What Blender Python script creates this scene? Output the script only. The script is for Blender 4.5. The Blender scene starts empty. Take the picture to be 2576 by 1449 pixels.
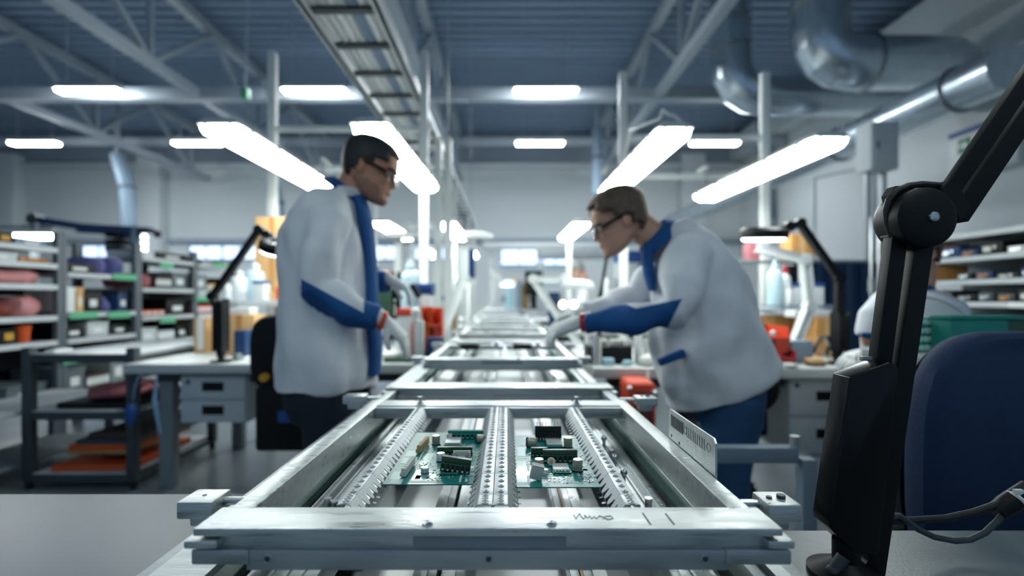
import bpy, bmesh, math, random
from mathutils import Vector, Matrix, noise
scene = bpy.context.scene
COL = scene.collection
rnd = random.Random(11)
PI = math.pi
# ---- photograph geometry: focal length in pixels, vanishing point, eye height
F, VX, VY, CZ = 1200.0, 1274.0, 750.0, 1.12
def W(px, py, d): return Vector(((px - VX) * d / F, d, CZ - (py - VY) * d / F))
def X(px, d): return (px - VX) * d / F
def Z(py, d): return CZ - (py - VY) * d / F
def V(*a): return Vector(a)

# ---------------------------------------------------------------- materials
def lin(h):
    h = h.lstrip('#'); out = []
    for i in (0, 2, 4):
        c = int(h[i:i+2], 16) / 255
        out.append(c / 12.92 if c <= .04045 else ((c + .055) / 1.055) ** 2.4)
    return tuple(out) + (1.0,)
MATS = {}
def mat(name, col, rough=.5, metal=0.0, var=0.0, vs=6, bump=0.0, bs=150, stretch=(1, 1, 1), spec=.5, trans=0, alpha=1, emit=None, es=0, coat=0, rvar=0.0, ior=1.45):
    m = bpy.data.materials.new(name); m.use_nodes = True
    nt = m.node_tree; b = nt.nodes['Principled BSDF']; c = lin(col)
    b.inputs['Base Color'].default_value = c
    b.inputs['Roughness'].default_value = rough
    b.inputs['Metallic'].default_value = metal
    b.inputs['Specular IOR Level'].default_value = spec
    b.inputs['IOR'].default_value = ior
    if trans: b.inputs['Transmission Weight'].default_value = trans
    if alpha < 1: b.inputs['Alpha'].default_value = alpha
    if coat: b.inputs['Coat Weight'].default_value = coat
    if emit:
        b.inputs['Emission Color'].default_value = lin(emit); b.inputs['Emission Strength'].default_value = es
    if var or bump or rvar:
        tc = nt.nodes.new('ShaderNodeTexCoord'); mp = nt.nodes.new('ShaderNodeMapping')
        mp.inputs['Scale'].default_value = stretch
        nt.links.new(tc.outputs['Object'], mp.inputs['Vector'])
    if var or rvar:
        n = nt.nodes.new('ShaderNodeTexNoise'); n.inputs['Scale'].default_value = vs
        n.inputs['Detail'].default_value = 5
        nt.links.new(mp.outputs['Vector'], n.inputs['Vector'])
    if var:
        r = nt.nodes.new('ShaderNodeMapRange'); r.inputs[1].default_value = .3; r.inputs[2].default_value = .7
        r.inputs[3].default_value = 1 - var; r.inputs[4].default_value = 1 + var
        nt.links.new(n.outputs['Fac'], r.inputs[0])
        mx = nt.nodes.new('ShaderNodeMix'); mx.data_type = 'RGBA'; mx.blend_type = 'MULTIPLY'
        mx.inputs['Factor'].default_value = 1; mx.inputs[6].default_value = c
        nt.links.new(r.outputs[0], mx.inputs[7]); nt.links.new(mx.outputs[2], b.inputs['Base Color'])
    if rvar:
        r2 = nt.nodes.new('ShaderNodeMapRange'); r2.inputs[1].default_value = .3; r2.inputs[2].default_value = .7
        r2.inputs[3].default_value = max(.02, rough - rvar); r2.inputs[4].default_value = rough + rvar
        nt.links.new(n.outputs['Fac'], r2.inputs[0]); nt.links.new(r2.outputs[0], b.inputs['Roughness'])
    if bump:
        n2 = nt.nodes.new('ShaderNodeTexNoise'); n2.inputs['Scale'].default_value = bs; n2.inputs['Detail'].default_value = 3
        nt.links.new(mp.outputs['Vector'], n2.inputs['Vector'])
        bp = nt.nodes.new('ShaderNodeBump'); bp.inputs['Strength'].default_value = bump; bp.inputs['Distance'].default_value = .004
        nt.links.new(n2.outputs['Fac'], bp.inputs['Height']); nt.links.new(bp.outputs['Normal'], b.inputs['Normal'])
    MATS[name] = m
    return m
mat('alu', 'c6cccc', .40, .92, var=.13, vs=12, bump=.16, bs=60, stretch=(1, 9, 9), rvar=.14)
mat('alu_dull', 'b0b7b9', .48, .7, var=.14, vs=7, bump=.12, bs=50, stretch=(1, 8, 8), rvar=.1)
mat('alu_dark', '8b9295', .42, .9, var=.12, vs=8, stretch=(6, 1, 6))
mat('steel', 'c6cbcd', .26, 1.0, var=.05, vs=30)
mat('zinc', 'b0b7b9', .42, .75, var=.06, vs=40)
mat('duct', 'c2ced6', .26, .85, var=.10, vs=4, bump=.25, bs=8, stretch=(8, 1, 1))
mat('ductdark', '5d7990', .5, .3, var=.1, vs=3)
mat('white_paint', 'd4dad9', .45, var=.03)
mat('post_white', 'd9dfdc', .4)
mat('grey_paint', '7c868a', .5, var=.04)
mat('rack_shelf', '8b9499', .5, var=.05)  # shelf tops toned down to darken the rack interior; lips stay pale
mat('strap_blue', '5d83a3', .7)
mat('tray_zinc', 'b9c0c2', .5, .25, var=.05)
mat('dark_grey', '3a4448', .5, var=.06)
mat('rack_grey', '5b666c', .5, var=.06)
mat('shelf_white', 'c3cacd', .45, var=.04)
mat('bench_top', 'c9cfcd', .42, var=.03, bump=.03, bs=300)
mat('table_left', '45545e', .42, var=.03, vs=4, bump=.03, bs=400)
mat('table_right', '646f76', .38, var=.05, vs=60, bump=.12, bs=260)
mat('black', '070b0e', .45, spec=.3, var=.05)
mat('black_gloss', '05080a', .20, spec=.35)
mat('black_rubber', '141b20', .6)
mat('black_fabric', '161e26', .85, bump=.3, bs=500)
mat('blue_fabric', '08274a', .8, var=.08, vs=30, bump=.5, bs=420)
mat('navy', '1a2431', .85, var=.1, vs=8, bump=.3, bs=30)
mat('jeans', '2a5078', .85, var=.18, vs=9, bump=.35, bs=28)
mat('coat', 'dde2e8', .85, var=.05, vs=7, bump=1.0, bs=14)
mat('blue_cloth', '12508c', .8, var=.10, vs=10, bump=.35, bs=18)
mat('skin', 'b98670', .55, var=.06, vs=12)
mat('skin_pale', 'c39680', .55, var=.06, vs=12)
mat('lip', 'a0635a', .5)
mat('hair_dark', '2b2c2e', .6, var=.3, vs=40, bump=.5, bs=160)
mat('hair_brown', '5e4f42', .6, var=.3, vs=40, bump=.5, bs=160)
mat('hair_grey', '8d8f90', .6, var=.2, vs=40)
mat('stubble', '95705f', .7, var=.12, vs=60)
mat('glove', 'd5d9d8', .8, var=.04, vs=20, bump=.2, bs=120)
mat('eye', 'dfe2e2', .25)
mat('lens', 'dfe8ea', .05, trans=1, ior=1.05, alpha=.35)
mat('lamp', 'f4fbf7', .4, emit='f8fffb', es=12.0)
mat('lamp_soft', 'f4fbf7', .4, emit='f3fff9', es=2.6)
mat('hall_lamp', 'f4f8ff', .4, emit='f4fbff', es=100.0)
mat('ring_glow', 'f4f9ff', .3, emit='eef6ff', es=5)
mat('warm_glow', 'fff3d8', .3, emit='ffe9bd', es=5)
mat('lamp_house', 'c5cbc9', .45)
mat('daylight', 'dfeaff', .2, emit='bcd6ff', es=.9)
mat('wall', 'd2d9da', .7, var=.02, vs=.6)
mat('wall_upper', '97a4b0', .7, var=.03, vs=.6)
mat('ceiling', '869ab0', .6, metal=0, var=.07, vs=.7, stretch=(.3, 6, 1))
mat('truss', 'a4afb7', .55)
mat('floor', '7d878c', .22, var=.08, vs=1.3, rvar=.06)
mat('pcb', '1c807c', .35, var=.06, vs=60, coat=.15)
mat('pcb_sheen', '4b9c95', .3, var=.05, vs=120, coat=.25)  # paler board green, painted in for reflected light
mat('silk', 'd3dedb', .5)
mat('tin', 'e0e4e2', .30, .7)
mat('module_white', 'dde1df', .4, .15)
mat('cap_grey', 'a4a394', .38, .35)
mat('cap_black', '191f22', .5)
mat('conn_white', 'cfd2cc', .5)
mat('conn_tan', 'b89b6d', .5)
mat('term_green', '33503f', .35, var=.05)
mat('term_dark', '121c1a', .5)
mat('chip_black', '12181a', .4)
mat('gold', 'caa04b', .3, 1.0)
mat('teal', '1f8379', .5, var=.06, vs=20)
mat('teal_dot', 'a8d3cb', .4)
mat('belt_green', '3c5f57', .6, var=.2, vs=40)
mat('sheet_white', 'd8dddd', .3, var=.02)
mat('tag_green', '63b58b', .6)
mat('pink', 'c98a8c', .6, var=.08)
mat('pink_dull', 'a8646b', .6, var=.1)
mat('red_brown', '7c3a30', .6)
mat('orange', 'cf5420', .5, var=.06)
mat('orange_red', 'd2482a', .5, var=.05)
mat('card', 'bd8a52', .8, var=.06, vs=5)
mat('card_pale', 'd3aa76', .8, var=.05)
mat('brown_board', '4d423c', .8, var=.08)
mat('purple', '5a5c93', .6, var=.1)
mat('bin_blue', '1f4c8c', .55)
mat('bottle_blue', 'b7d2dc', .3)
mat('bottle_white', 'd7dcdd', .35)
mat('cap_red', 'b02a30', .4)
mat('yellow', 'd6b24e', .6)
mat('paper', 'e2e5e5', .7)
mat('sign_green', '1d7a58', .5)
mat('board_white', 'e6eaeb', .45)
mat('dark_blue', '1b3d66', .6)
mat('pale_blue', '9fc3cf', .5)
mat('tape_blue', '969fa6', .5)
mat('ink', '30373a', .7)
mat('pencil', '8b9293', .6)
mat('screen', '0f171b', .2)
mat('yellow_strip', 'c2952c', .6)
mat('grey_blue', '7d92a3', .5)
mat('cable_grey', 'c8cccc', .5)
mat('cable_blue', '7289a0', .5)

# ---------------------------------------------------------------- mesh builder
class MB:
    def __init__(s): s.bm = bmesh.new()
    def _bev(s, vs, w, seg=2):
        if w > 0:
            es = list({e for v in vs for e in v.link_edges})
            bmesh.ops.bevel(s.bm, geom=es, offset=w, offset_type='OFFSET', segments=seg, profile=.6, affect='EDGES', clamp_overlap=True)
    def box(s, x0, x1, y0, y1, z0, z1, bev=0, M=None, seg=2):
        r = bmesh.ops.create_cube(s.bm, size=1)['verts']
        for v in r:
            v.co = Vector(((x0 + x1) / 2 + v.co.x * (x1 - x0), (y0 + y1) / 2 + v.co.y * (y1 - y0), (z0 + z1) / 2 + v.co.z * (z1 - z0)))
            if M: v.co = M @ v.co
        s._bev(r, bev, seg); return s
    def ring(s, pts): return [s.bm.verts.new(p) for p in pts]
    def loft(s, rings, caps=True, closed=False):
        R = [s.ring(r) for r in rings]; n = len(R[0])
        pairs = list(zip(R, R[1:])) + ([(R[-1], R[0])] if closed else [])
        for a, b in pairs:
            for i in range(n):
                j = (i + 1) % n
                try: s.bm.faces.new((a[i], a[j], b[j], b[i]))
                except ValueError: pass
        if caps and not closed:
            s.bm.faces.new(R[0][::-1]); s.bm.faces.new(R[-1])
        return s
    def tube(s, pts, r, n=10, caps=True, flat=1.0, up=None):
        pts = [Vector(p) for p in pts]; m = len(pts)
        rs = r if isinstance(r, (list, tuple)) else [r] * m
        rings = []; prev = Vector(up) if up else None
        for i, p in enumerate(pts):
            t = (pts[min(i + 1, m - 1)] - pts[max(i - 1, 0)]).normalized()
            a = prev if prev is not None else (Vector((0, 0, 1)) if abs(t.z) < .9 else Vector((1, 0, 0)))
            a = (a - t * a.dot(t))
            if a.length < 1e-6: a = Vector((1, 0, 0)) - t * t.x
            a.normalize(); b = t.cross(a); prev = a
            rings.append([p + (a * math.cos(2 * PI * k / n) * flat + b * math.sin(2 * PI * k / n)) * rs[i] for k in range(n)])
        return s.loft(rings, caps)
    def bar(s, p, q, w, h, up=(0, 0, 1), bev=0):
        p, q = Vector(p), Vector(q); t = (q - p).normalized(); u = Vector(up); u = u - t * u.dot(t)
        if u.length < 1e-5: u = Vector((1, 0, 0)) - t * t.x
        u.normalize(); b = t.cross(u)
        L = (q - p).length; M = Matrix((b, t, u)).transposed().to_4x4(); M.translation = (p + q) / 2
        return s.box(-w / 2, w / 2, -L / 2, L / 2, -h / 2, h / 2, bev, M)
    def lathe(s, prof, o=(0, 0, 0), ax=(0, 0, 1), n=20, caps=True):
        q = Vector((0, 0, 1)).rotation_difference(Vector(ax).normalized()); o = Vector(o)
        rings = [[o + q @ Vector((max(r, 1e-5) * math.cos(2 * PI * k / n), max(r, 1e-5) * math.sin(2 * PI * k / n), z)) for k in range(n)] for r, z in prof]
        return s.loft(rings, caps)
    def cyl(s, p, q, r, n=14, r2=None):
        p, q = Vector(p), Vector(q); L = (q - p).length
        return s.lathe([(r, 0), (r if r2 is None else r2, L)], p, q - p, n)
    def ball(s, c, r, n=14, m=8, M=None):
        rx, ry, rz = (r, r, r) if not isinstance(r, (tuple, list)) else r
        rings = []
        for i in range(m + 1):
            a = -PI / 2 + PI * i / m; k = max(math.cos(a), .01)
            pts = [Vector((rx * k * math.cos(2 * PI * j / n), ry * k * math.sin(2 * PI * j / n), rz * math.sin(a))) for j in range(n)]
            if M: pts = [M @ p for p in pts]
            rings.append([Vector(c) + p for p in pts])
        return s.loft(rings)
    def prism(s, poly, o, u, v, th):
        """polygon (a, b) in the plane o + a*u + b*v, extruded by the vector th"""
        o, u, v, th = Vector(o), Vector(u), Vector(v), Vector(th)
        a = [o + u * p[0] + v * p[1] for p in poly]
        return s.loft([a, [p + th for p in a]])
    def torus(s, c, R, r, ax=(0, 0, 1), n=24, m=8):
        q = Vector((0, 0, 1)).rotation_difference(Vector(ax).normalized()); c = Vector(c)
        rings = []
        for i in range(n):
            a = 2 * PI * i / n
            rings.append([c + q @ Vector(((R + r * math.cos(2 * PI * j / m)) * math.cos(a), (R + r * math.cos(2 * PI * j / m)) * math.sin(a), r * math.sin(2 * PI * j / m))) for j in range(m)])
        return s.loft(rings, False, True)
    def bounds(s):
        xs = [v.co for v in s.bm.verts]
        return Vector([min(c[i] for c in xs) for i in range(3)]), Vector([max(c[i] for c in xs) for i in range(3)])
    def mesh(s, name, off=(0, 0, 0), smooth=True, ang=35):
        off = Vector(off)
        bmesh.ops.recalc_face_normals(s.bm, faces=s.bm.faces)
        for v in s.bm.verts: v.co -= off
        if smooth:
            for f in s.bm.faces: f.smooth = True
            for e in s.bm.edges:
                if len(e.link_faces) == 2 and e.calc_face_angle(0) > math.radians(ang): e.smooth = False
        me = bpy.data.meshes.new(name); s.bm.to_mesh(me); s.bm.free(); return me

def props(o, label=None, cat=None, group=None, kind=None):
    if label: o['label'] = label
    if cat: o['category'] = cat
    if group: o['group'] = group
    if kind: o['kind'] = kind
    return o
def add(name, me, m, parent=None):
    o = bpy.data.objects.new(name, me); COL.objects.link(o)
    if m is not None: me.materials.append(MATS[m] if isinstance(m, str) else m)
    if parent: o.parent = parent
    return o
class T:
    """a thing: an Empty at its base; parts are given in world coordinates"""
    def __init__(s, name, label, cat, loc, group=None):
        s.loc = Vector(loc); s.o = bpy.data.objects.new(name, None); s.o.empty_display_size = .05
        COL.objects.link(s.o); s.o.location = s.loc; props(s.o, label, cat, group)
    def part(s, name, mb, m, parent=None, label=None, ang=35):
        o = add(name, mb.mesh(name, s.loc, ang=ang), m, parent or s.o)
        if label: o['label'] = label
        return o
def merge_into(o, mb, m, off):
    """surface detail of another material, kept inside the part's own mesh"""
    me = o.data; add_me = mb.mesh('detail', off); k = len(me.materials); me.materials.append(MATS[m])
    bm = bmesh.new(); bm.from_mesh(me); n = len(bm.faces); bm.from_mesh(add_me); bm.faces.ensure_lookup_table()
    for f in bm.faces[n:]: f.material_index = k
    bm.to_mesh(me); bm.free(); bpy.data.meshes.remove(add_me); return o
def one(name, label, cat, mb, m, group=None, kind=None, ang=35):
    lo, hi = mb.bounds(); base = Vector(((lo.x + hi.x) / 2, (lo.y + hi.y) / 2, lo.z))
    o = add(name, mb.mesh(name, base, ang=ang), m); o.location = base
    return props(o, label, cat, group, kind)
def struct(name, mb, m, ang=35, parent=None):
    o = add(name, mb.mesh(name, ang=ang), m, parent)
    if not parent: o['kind'] = 'structure'
    return o
def dup(root, loc, label, rz=None, group=None):
    r = root.copy(); COL.objects.link(r); r.location = loc; r['label'] = label
    if rz is not None: r.rotation_euler.z = rz
    if group: r['group'] = group
    for ch in list(root.children):
        c = ch.copy(); COL.objects.link(c); c.parent = r
        for g in list(ch.children):
            d = g.copy(); COL.objects.link(d); d.parent = c
    return r
def fuse(mb, name, voxel, smooth=4, fold=None, off=(0, 0, 0)):
    """one continuous skin over overlapping closed volumes"""
    me = mb.mesh(name + '_raw', (0, 0, 0)); o = bpy.data.objects.new('raw', me); COL.objects.link(o)
    r = o.modifiers.new('r', 'REMESH'); r.mode = 'VOXEL'; r.voxel_size = voxel; r.use_smooth_shade = True
    if smooth:
        k = o.modifiers.new('s', 'SMOOTH'); k.iterations = smooth; k.factor = .5
    dg = bpy.context.evaluated_depsgraph_get()
    new = bpy.data.meshes.new_from_object(o.evaluated_get(dg)); new.name = name
    bpy.data.objects.remove(o); bpy.data.meshes.remove(me)
    if fold:
        amp, sc = fold
        ns = [v.normal.copy() for v in new.vertices]
        for v, n in zip(new.vertices, ns):
            p = v.co
            v.co = p + n * amp * noise.noise(Vector((p.x * sc[0], p.y * sc[1], p.z * sc[2])))
    off = Vector(off)
    for v in new.vertices: v.co -= off
    for p in new.polygons: p.use_smooth = True
    new.update()
    return new
def seam(me, cuts):
    bm = bmesh.new(); bm.from_mesh(me)
    for c_, n_ in cuts: bmesh.ops.bisect_plane(bm, geom=bm.verts[:] + bm.edges[:] + bm.faces[:], dist=1e-6, plane_co=c_, plane_no=n_)
    bm.to_mesh(me); bm.free()
def carve(me, keep, name):
    """move the faces for which keep(centre) is true into a new mesh"""
    out = []
    for flag in (True, False):
        bm = bmesh.new(); bm.from_mesh(me)
        bmesh.ops.delete(bm, geom=[f for f in bm.faces if bool(keep(f.calc_center_median(), f.normal)) != flag], context='FACES')
        n = bpy.data.meshes.new(name if flag else me.name); bm.to_mesh(n); bm.free(); out.append(n)
    return out
# ---------------------------------------------------------------- camera, world
cam = bpy.data.cameras.new('camera'); co = bpy.data.objects.new('camera', cam); COL.objects.link(co)
co.location = (0, 0, CZ); co.rotation_euler = (PI / 2, 0, 0)
cam.sensor_width = 36; cam.lens = 36 * F / 2576
cam.shift_x = (1288 - VX) / 2576; cam.shift_y = (VY - 724.5) / 2576
cam.clip_start = .02
cam.dof.use_dof = True; cam.dof.focus_distance = .70; cam.dof.aperture_fstop = 1.75; cam.dof.aperture_blades = 0
scene.camera = co
w = bpy.data.worlds.new('world'); scene.world = w; w.use_nodes = True
w.node_tree.nodes['Background'].inputs[0].default_value = (.40, .60, .86, 1)
w.node_tree.nodes['Background'].inputs[1].default_value = .21
vs = scene.view_settings; vs.view_transform = 'Standard'; vs.look = 'None'; vs.exposure = 1.0; vs.gamma = 1; vs.use_curve_mapping = False

# ---------------------------------------------------------------- shell
YB, XR, XL, ZC = 17.5, 8.6, -22.0, 7.2
m = MB(); m.box(XL, XR, -4, YB, -.1, 0); struct('floor', m, 'floor')
# corrugated deck: ribs run across the hall
m = MB(); prof = []; y = -4.0
while y < YB:
    for a, b in ((0, 0), (.14, 0), (.17, .06), (.27, .06)): prof.append((min(y + a, YB), ZC + b))
    y += .30
prof += [(YB, ZC), (YB, ZC + .12), (-4, ZC + .12)]
m.prism(prof, (XL, 0, 0), (0, 1, 0), (0, 0, 1), (XR - XL, 0, 0)); struct('ceiling', m, 'ceiling', 20)
m = MB(); m.box(XL, XR + .2, YB, YB + .2, 0, ZC + .1); wb = struct('wall_back', m, 'wall')
m = MB(); m.box(XR, XR + .2, -4, YB, 0, ZC + .1); struct('wall_right', m, 'wall')
m = MB(); m.box(XL - .2, XL, -4, YB, 0, ZC + .1); struct('wall_left', m, 'wall')
m = MB(); m.box(XL, XR, YB - .06, YB, 6.05, ZC); struct('trim_1', m, 'wall_upper')
m = MB(); m.box(XL, XR, YB - .25, YB - .06, 5.85, 6.02, .02); struct('trim_2', m, 'wall')
m = MB(); m.box(XL, XR, YB - .14, YB, 3.10, 3.30, .02); struct('trim_3', m, 'wall_upper')
for i, px in enumerate((18, 382, 1740)):
    x = X(px, 17.2); m = MB(); m.box(x - .42, x + .42, YB - .5, YB, 0, 6.3, .02); struct('trim_%d' % (i + 4), m, 'wall')
# ribbon windows with daylight
k = 1
for x0, x1 in ((205, 298), (480, 560), (562, 645), (930, 1010), (1045, 1095), (1097, 1140), (1262, 1350), (1354, 1440)):
    a, b = X(x0, YB), X(x1, YB); z0, z1 = (2.55, 3.02)
    if x0 > 1250: z0, z1 = 2.35, 3.02
    m = MB()
    for s_ in ((a, b, z0 - .06, z0), (a, b, z1, z1 + .06), (a - .05, a, z0 - .06, z1 + .06), (b, b + .05, z0 - .06, z1 + .06), ((a + b) / 2 - .02, (a + b) / 2 + .02, z0, z1)):
        m.box(s_[0], s_[1], YB - .05, YB, s_[2], s_[3])
    wf = struct('window_%d' % k, m, 'alu_dark')
    m = MB(); m.box(a, b, YB - .03, YB, z0, z1); struct('pane', m, 'daylight', parent=wf)
    k += 1

# ---------------------------------------------------------------- roof steel
def truss(x, words):
    t = T('roof_truss', words, 'truss', (x, 0, 5.42), 'roof trusses running down the hall')
    zl, zu, y0, y1 = 5.42, 6.98, -1, 17.2
    m = MB(); m.bar((x, y0, zl), (x, y1, zl), .17, .17); t.part('lower_chord', m, 'truss')
    m = MB(); m.bar((x, y0, zu), (x, y1, zu), .19, .19); t.part('upper_chord', m, 'truss')
    y, k = y0 + .2, 0
    while y + 1.9 < y1:
        a, b = (zl, zu) if k % 2 else (zu, zl)
        m = MB(); m.bar((x, y, a), (x, y + 1.9, b), .10, .10); t.part('web_brace', m, 'truss')
        if k % 2 == 0:
            m = MB(); m.bar((x, y + 1.9, zl), (x, y + 1.9, zu), .09, .09); t.part('web_strut', m, 'truss')
        y += 1.9; k += 1
truss(-10.75, 'pale steel roof truss above the far left corner, leftmost of the trusses')
truss(-6.5, 'pale steel roof truss above the left shelving racks')
truss(-1.68, 'pale steel roof truss directly above the cable tray')
truss(3.2, 'pale steel roof truss in front of the silver ventilation ducts')
m = MB(); m.bar((-18, 10.1, 5.42), (8.5, 10.1, 5.42), .24, .24); one('cross_beam', 'long pale steel beam crossing the hall beside the nearer row of ceiling lights', 'beam', m, 'truss')
m = MB(); m.bar((-18, 14.6, 5.9), (8.5, 14.6, 5.9), .2, .2); one('cross_beam', 'long pale steel beam crossing the hall above the farther row of ceiling lights', 'beam', m, 'truss')
def hall_light(px, py, d, label, zt):
    x, z = X(px, d), Z(py, d)
    t = T('ceiling_light', label, 'ceiling light', (x, d, z - .08), 'ceiling lights of the hall')
    m = MB(); m.box(x - .60, x + .60, d - .10, d + .10, z - .07, z - .02, .02, seg=3); t.part('diffuser', m, 'hall_lamp')
    m = MB(); m.box(x - .64, x + .64, d - .125, d + .125, z - .03, z + .03, .006); m.box(x - .62, x + .62, d - .07, d + .07, z + .02, z + .09, .01); t.part('housing', m, 'lamp_house')
    for s_ in (-.45, .45):
        m = MB(); m.bar((x + s_, d, z + .09), (x + s_, d, zt), .02, .02, up=(0, 1, 0)); t.part('hanger', m, 'truss')
for px, w_ in ((225, 'leftmost in the nearer row'), (791, 'above the first lamp gantry, nearer row'), (1373, 'right of the cable tray, nearer row')):
    hall_light(px, 224, 9.5, 'white glowing ceiling light %s' % w_, ZC)
for px, w_ in ((87, 'leftmost in the farther row'), (497, 'beside the left tilted bench lamp, farther row'), (1358, 'above the middle of the line, farther row'), (1798, 'between the two right bench lamps, farther row')):
    hall_light(px, 357, 12.5, 'white glowing ceiling light %s' % w_, ZC)
# cable tray
t = T('cable_tray', 'long grey ladder cable tray running overhead along the line', 'cable tray', (-.96, 1.5, 2.82))
for x, nm in ((-1.175, 'tray_side'), (-.745, 'tray_side')):
    m = MB(); m.box(x - .012, x + .012, 1.4, 16, 2.80, 2.91); m.box(x - .03, x + .03, 1.4, 16, 2.80, 2.812); t.part(nm, m, 'tray_zinc')
y = 1.6
while y < 12.8:
    m = MB(); m.box(-1.163, -.757, y, y + .05, 2.815, 2.835); t.part('rung', m, 'dark_grey'); y += .40
for x, yy in ((-.96, 2.2), (-.96, 5.9), (-.96, 9.6)):
    m = MB(); m.bar((-1.22, yy, 2.785), (-.70, yy, 2.785), .04, .03); m.bar((-1.2, yy, 2.785), (-1.2, yy, 5.36), .014, .014, up=(0, 1, 0)); m.bar((-.72, yy, 2.785), (-.72, yy, 7.2), .014, .014, up=(0, 1, 0)); t.part('hanger', m, 'alu_dull')
for i, (x, r, c) in enumerate(((-1.125, .018, 'cable_grey'), (-1.077, .021, 'cable_grey'), (-1.025, .022, 'paper'), (-.973, .021, 'cable_grey'), (-.928, .015, 'cable_blue'), (-.893, .014, 'cable_blue'), (-.845, .026, 'paper'), (-.795, .015, 'cable_grey'))):
    m = MB(); pts = [(x + .0022 * math.sin(j * 1.7 + i * 2.1), 1.4 + j * .73, 2.838 + r) for j in range(20)]; m.tube(pts, r, 8)
    lab = {'cable_grey': 'grey', 'paper': 'white', 'cable_blue': 'blue-grey'}[c]
    one('tray_cable', '%s cable lying in the overhead ladder tray' % lab, 'cable', m, c, 'cables in the overhead tray')
# ---------------------------------------------------------------- ducts
def duct(name, label, pts, r, mat_, n=26, bands=()):
    t = T(name, label, 'duct', pts[0]); m = MB(); m.tube(pts, r, n); t.part('pipe', m, mat_, ang=20)
    for a, ax in bands:
        m = MB(); m.torus(a, r + .01, .025, ax); t.part('clamp_ring', m, 'alu_dark')
    return t
def elbow(p0, c, p1, n=4):
    """polyline from p0 bending round corner c to p1"""
    p0, c, p1 = Vector(p0), Vector(c), Vector(p1)
    a, b = (p0 - c), (p1 - c); r = min(a.length, b.length)
    out = []
    for i in range(n + 1):
        k = i / n; out.append((c + a.normalized() * r * (1 - k)).lerp(c + b.normalized() * r * k, k))
    return out
d = 7.7; r = .41
xv, zh = X(2062, d), Z(160, d); xe = X(2400, d)
pts = [(xv, d, 7.15), (xv, d, zh + .62)] + elbow((xv, d, zh + .55), (xv, d, zh), (xv + .55, d, zh)) + [(xe - .45, d, zh)] + elbow((xe - .4, d, zh), (xe, d, zh), (xe + .12, d + .3, zh - .05))
duct('ventilation_duct', 'big shiny silver elbow ventilation duct high on the right', pts, r, 'duct', bands=[((xv, d, zh + .9), (0, 0, 1)), ((xv + .75, d, zh), (1, 0, 0))])
d = 8.9; r = .35
xv, zh = X(1838, d), Z(243, d)
pts = [(xv, d, 7.15), (xv, d, zh + .75)] + elbow((xv, d, zh + .7), (xv, d, zh), (xv + .7, d, zh)) + [(X(2250, d), d, zh), (8.3, d, zh)]
duct('ventilation_duct', 'dark grey-blue elbow duct behind the right bench lamps', pts, r, 'duct', bands=[((xv, d, zh + 1.35), (0, 0, 1)), ((xv, d, zh + .85), (0, 0, 1))])
x = 5.9; zc = 1.12 + x * 520 / 1130.
pts = [(x, 5.6, zc), (x, 17.2, zc)]
duct('ventilation_duct', 'long round silver duct running along the right wall', pts, .275, 'duct', bands=[((x, 6.2, zc), (0, 1, 0)), ((x, 8.4, zc), (0, 1, 0))])
x = X(1922, 15); pts = [(x, 15, 7.1), (x, 15, 4.6), (x + .1, 15, 3.6)]
duct('ventilation_duct', 'dark vertical duct against the far right corner', pts, .2, 'ductdark')
def drop(name, label, px, d, y0, y1, r, lean=0):
    t = T(name, label, 'hose', W(px, y1, d)); a, b = W(px + lean, y0, d), W(px, y1, d); mid = a.lerp(b, .45); mid.x = a.x + (b.x - a.x) * .8
    m = MB(); m.tube([V(a.x, d, 7.2), a], .07, 10); t.part('drop_pipe', m, 'truss')
    m = MB(); m.tube([a, mid, b], r, 14); t.part('hose', m, 'grey_blue')
    m = MB(); m.torus(mid, r + .01, .03, (b - mid)); t.part('joint_ring', m, 'dark_grey')
drop('ventilation_hose', 'grey-blue extraction hose hanging in front of the left pilaster', 325, 13.9, 390, 570, .19, -30)
drop('ventilation_hose', 'grey-blue extraction hose hanging behind the bent-over worker', 1503, 14.0, 320, 490, .16, 0)
drop('ventilation_hose', 'thin grey hose hanging left of the first lamp gantry post', 703, 14.1, 470, 560, .14, -12)
m = MB(); m.cyl(W(627, 0, 8) + V(0, 0, 1.1), W(617, 226, 8), .012)
t = T('pull_cord', 'thin hanging rod with a small green end above the left bench lamp', 'cord', W(617, 240, 8)); t.part('rod', m, 'truss')
m = MB(); c = W(617, 236, 8); m.box(c.x - .06, c.x + .06, 7.94, 8.06, c.z - .09, c.z + .09, .02); t.part('end_box', m, 'tag_green')
cy = scene.cycles
cy.max_bounces = 6; cy.diffuse_bounces = 3; cy.glossy_bounces = 3; cy.transmission_bounces = 4; cy.caustics_reflective = False; cy.caustics_refractive = False
cy.use_adaptive_sampling = True; cy.adaptive_threshold = .03; cy.use_denoising = True
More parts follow.
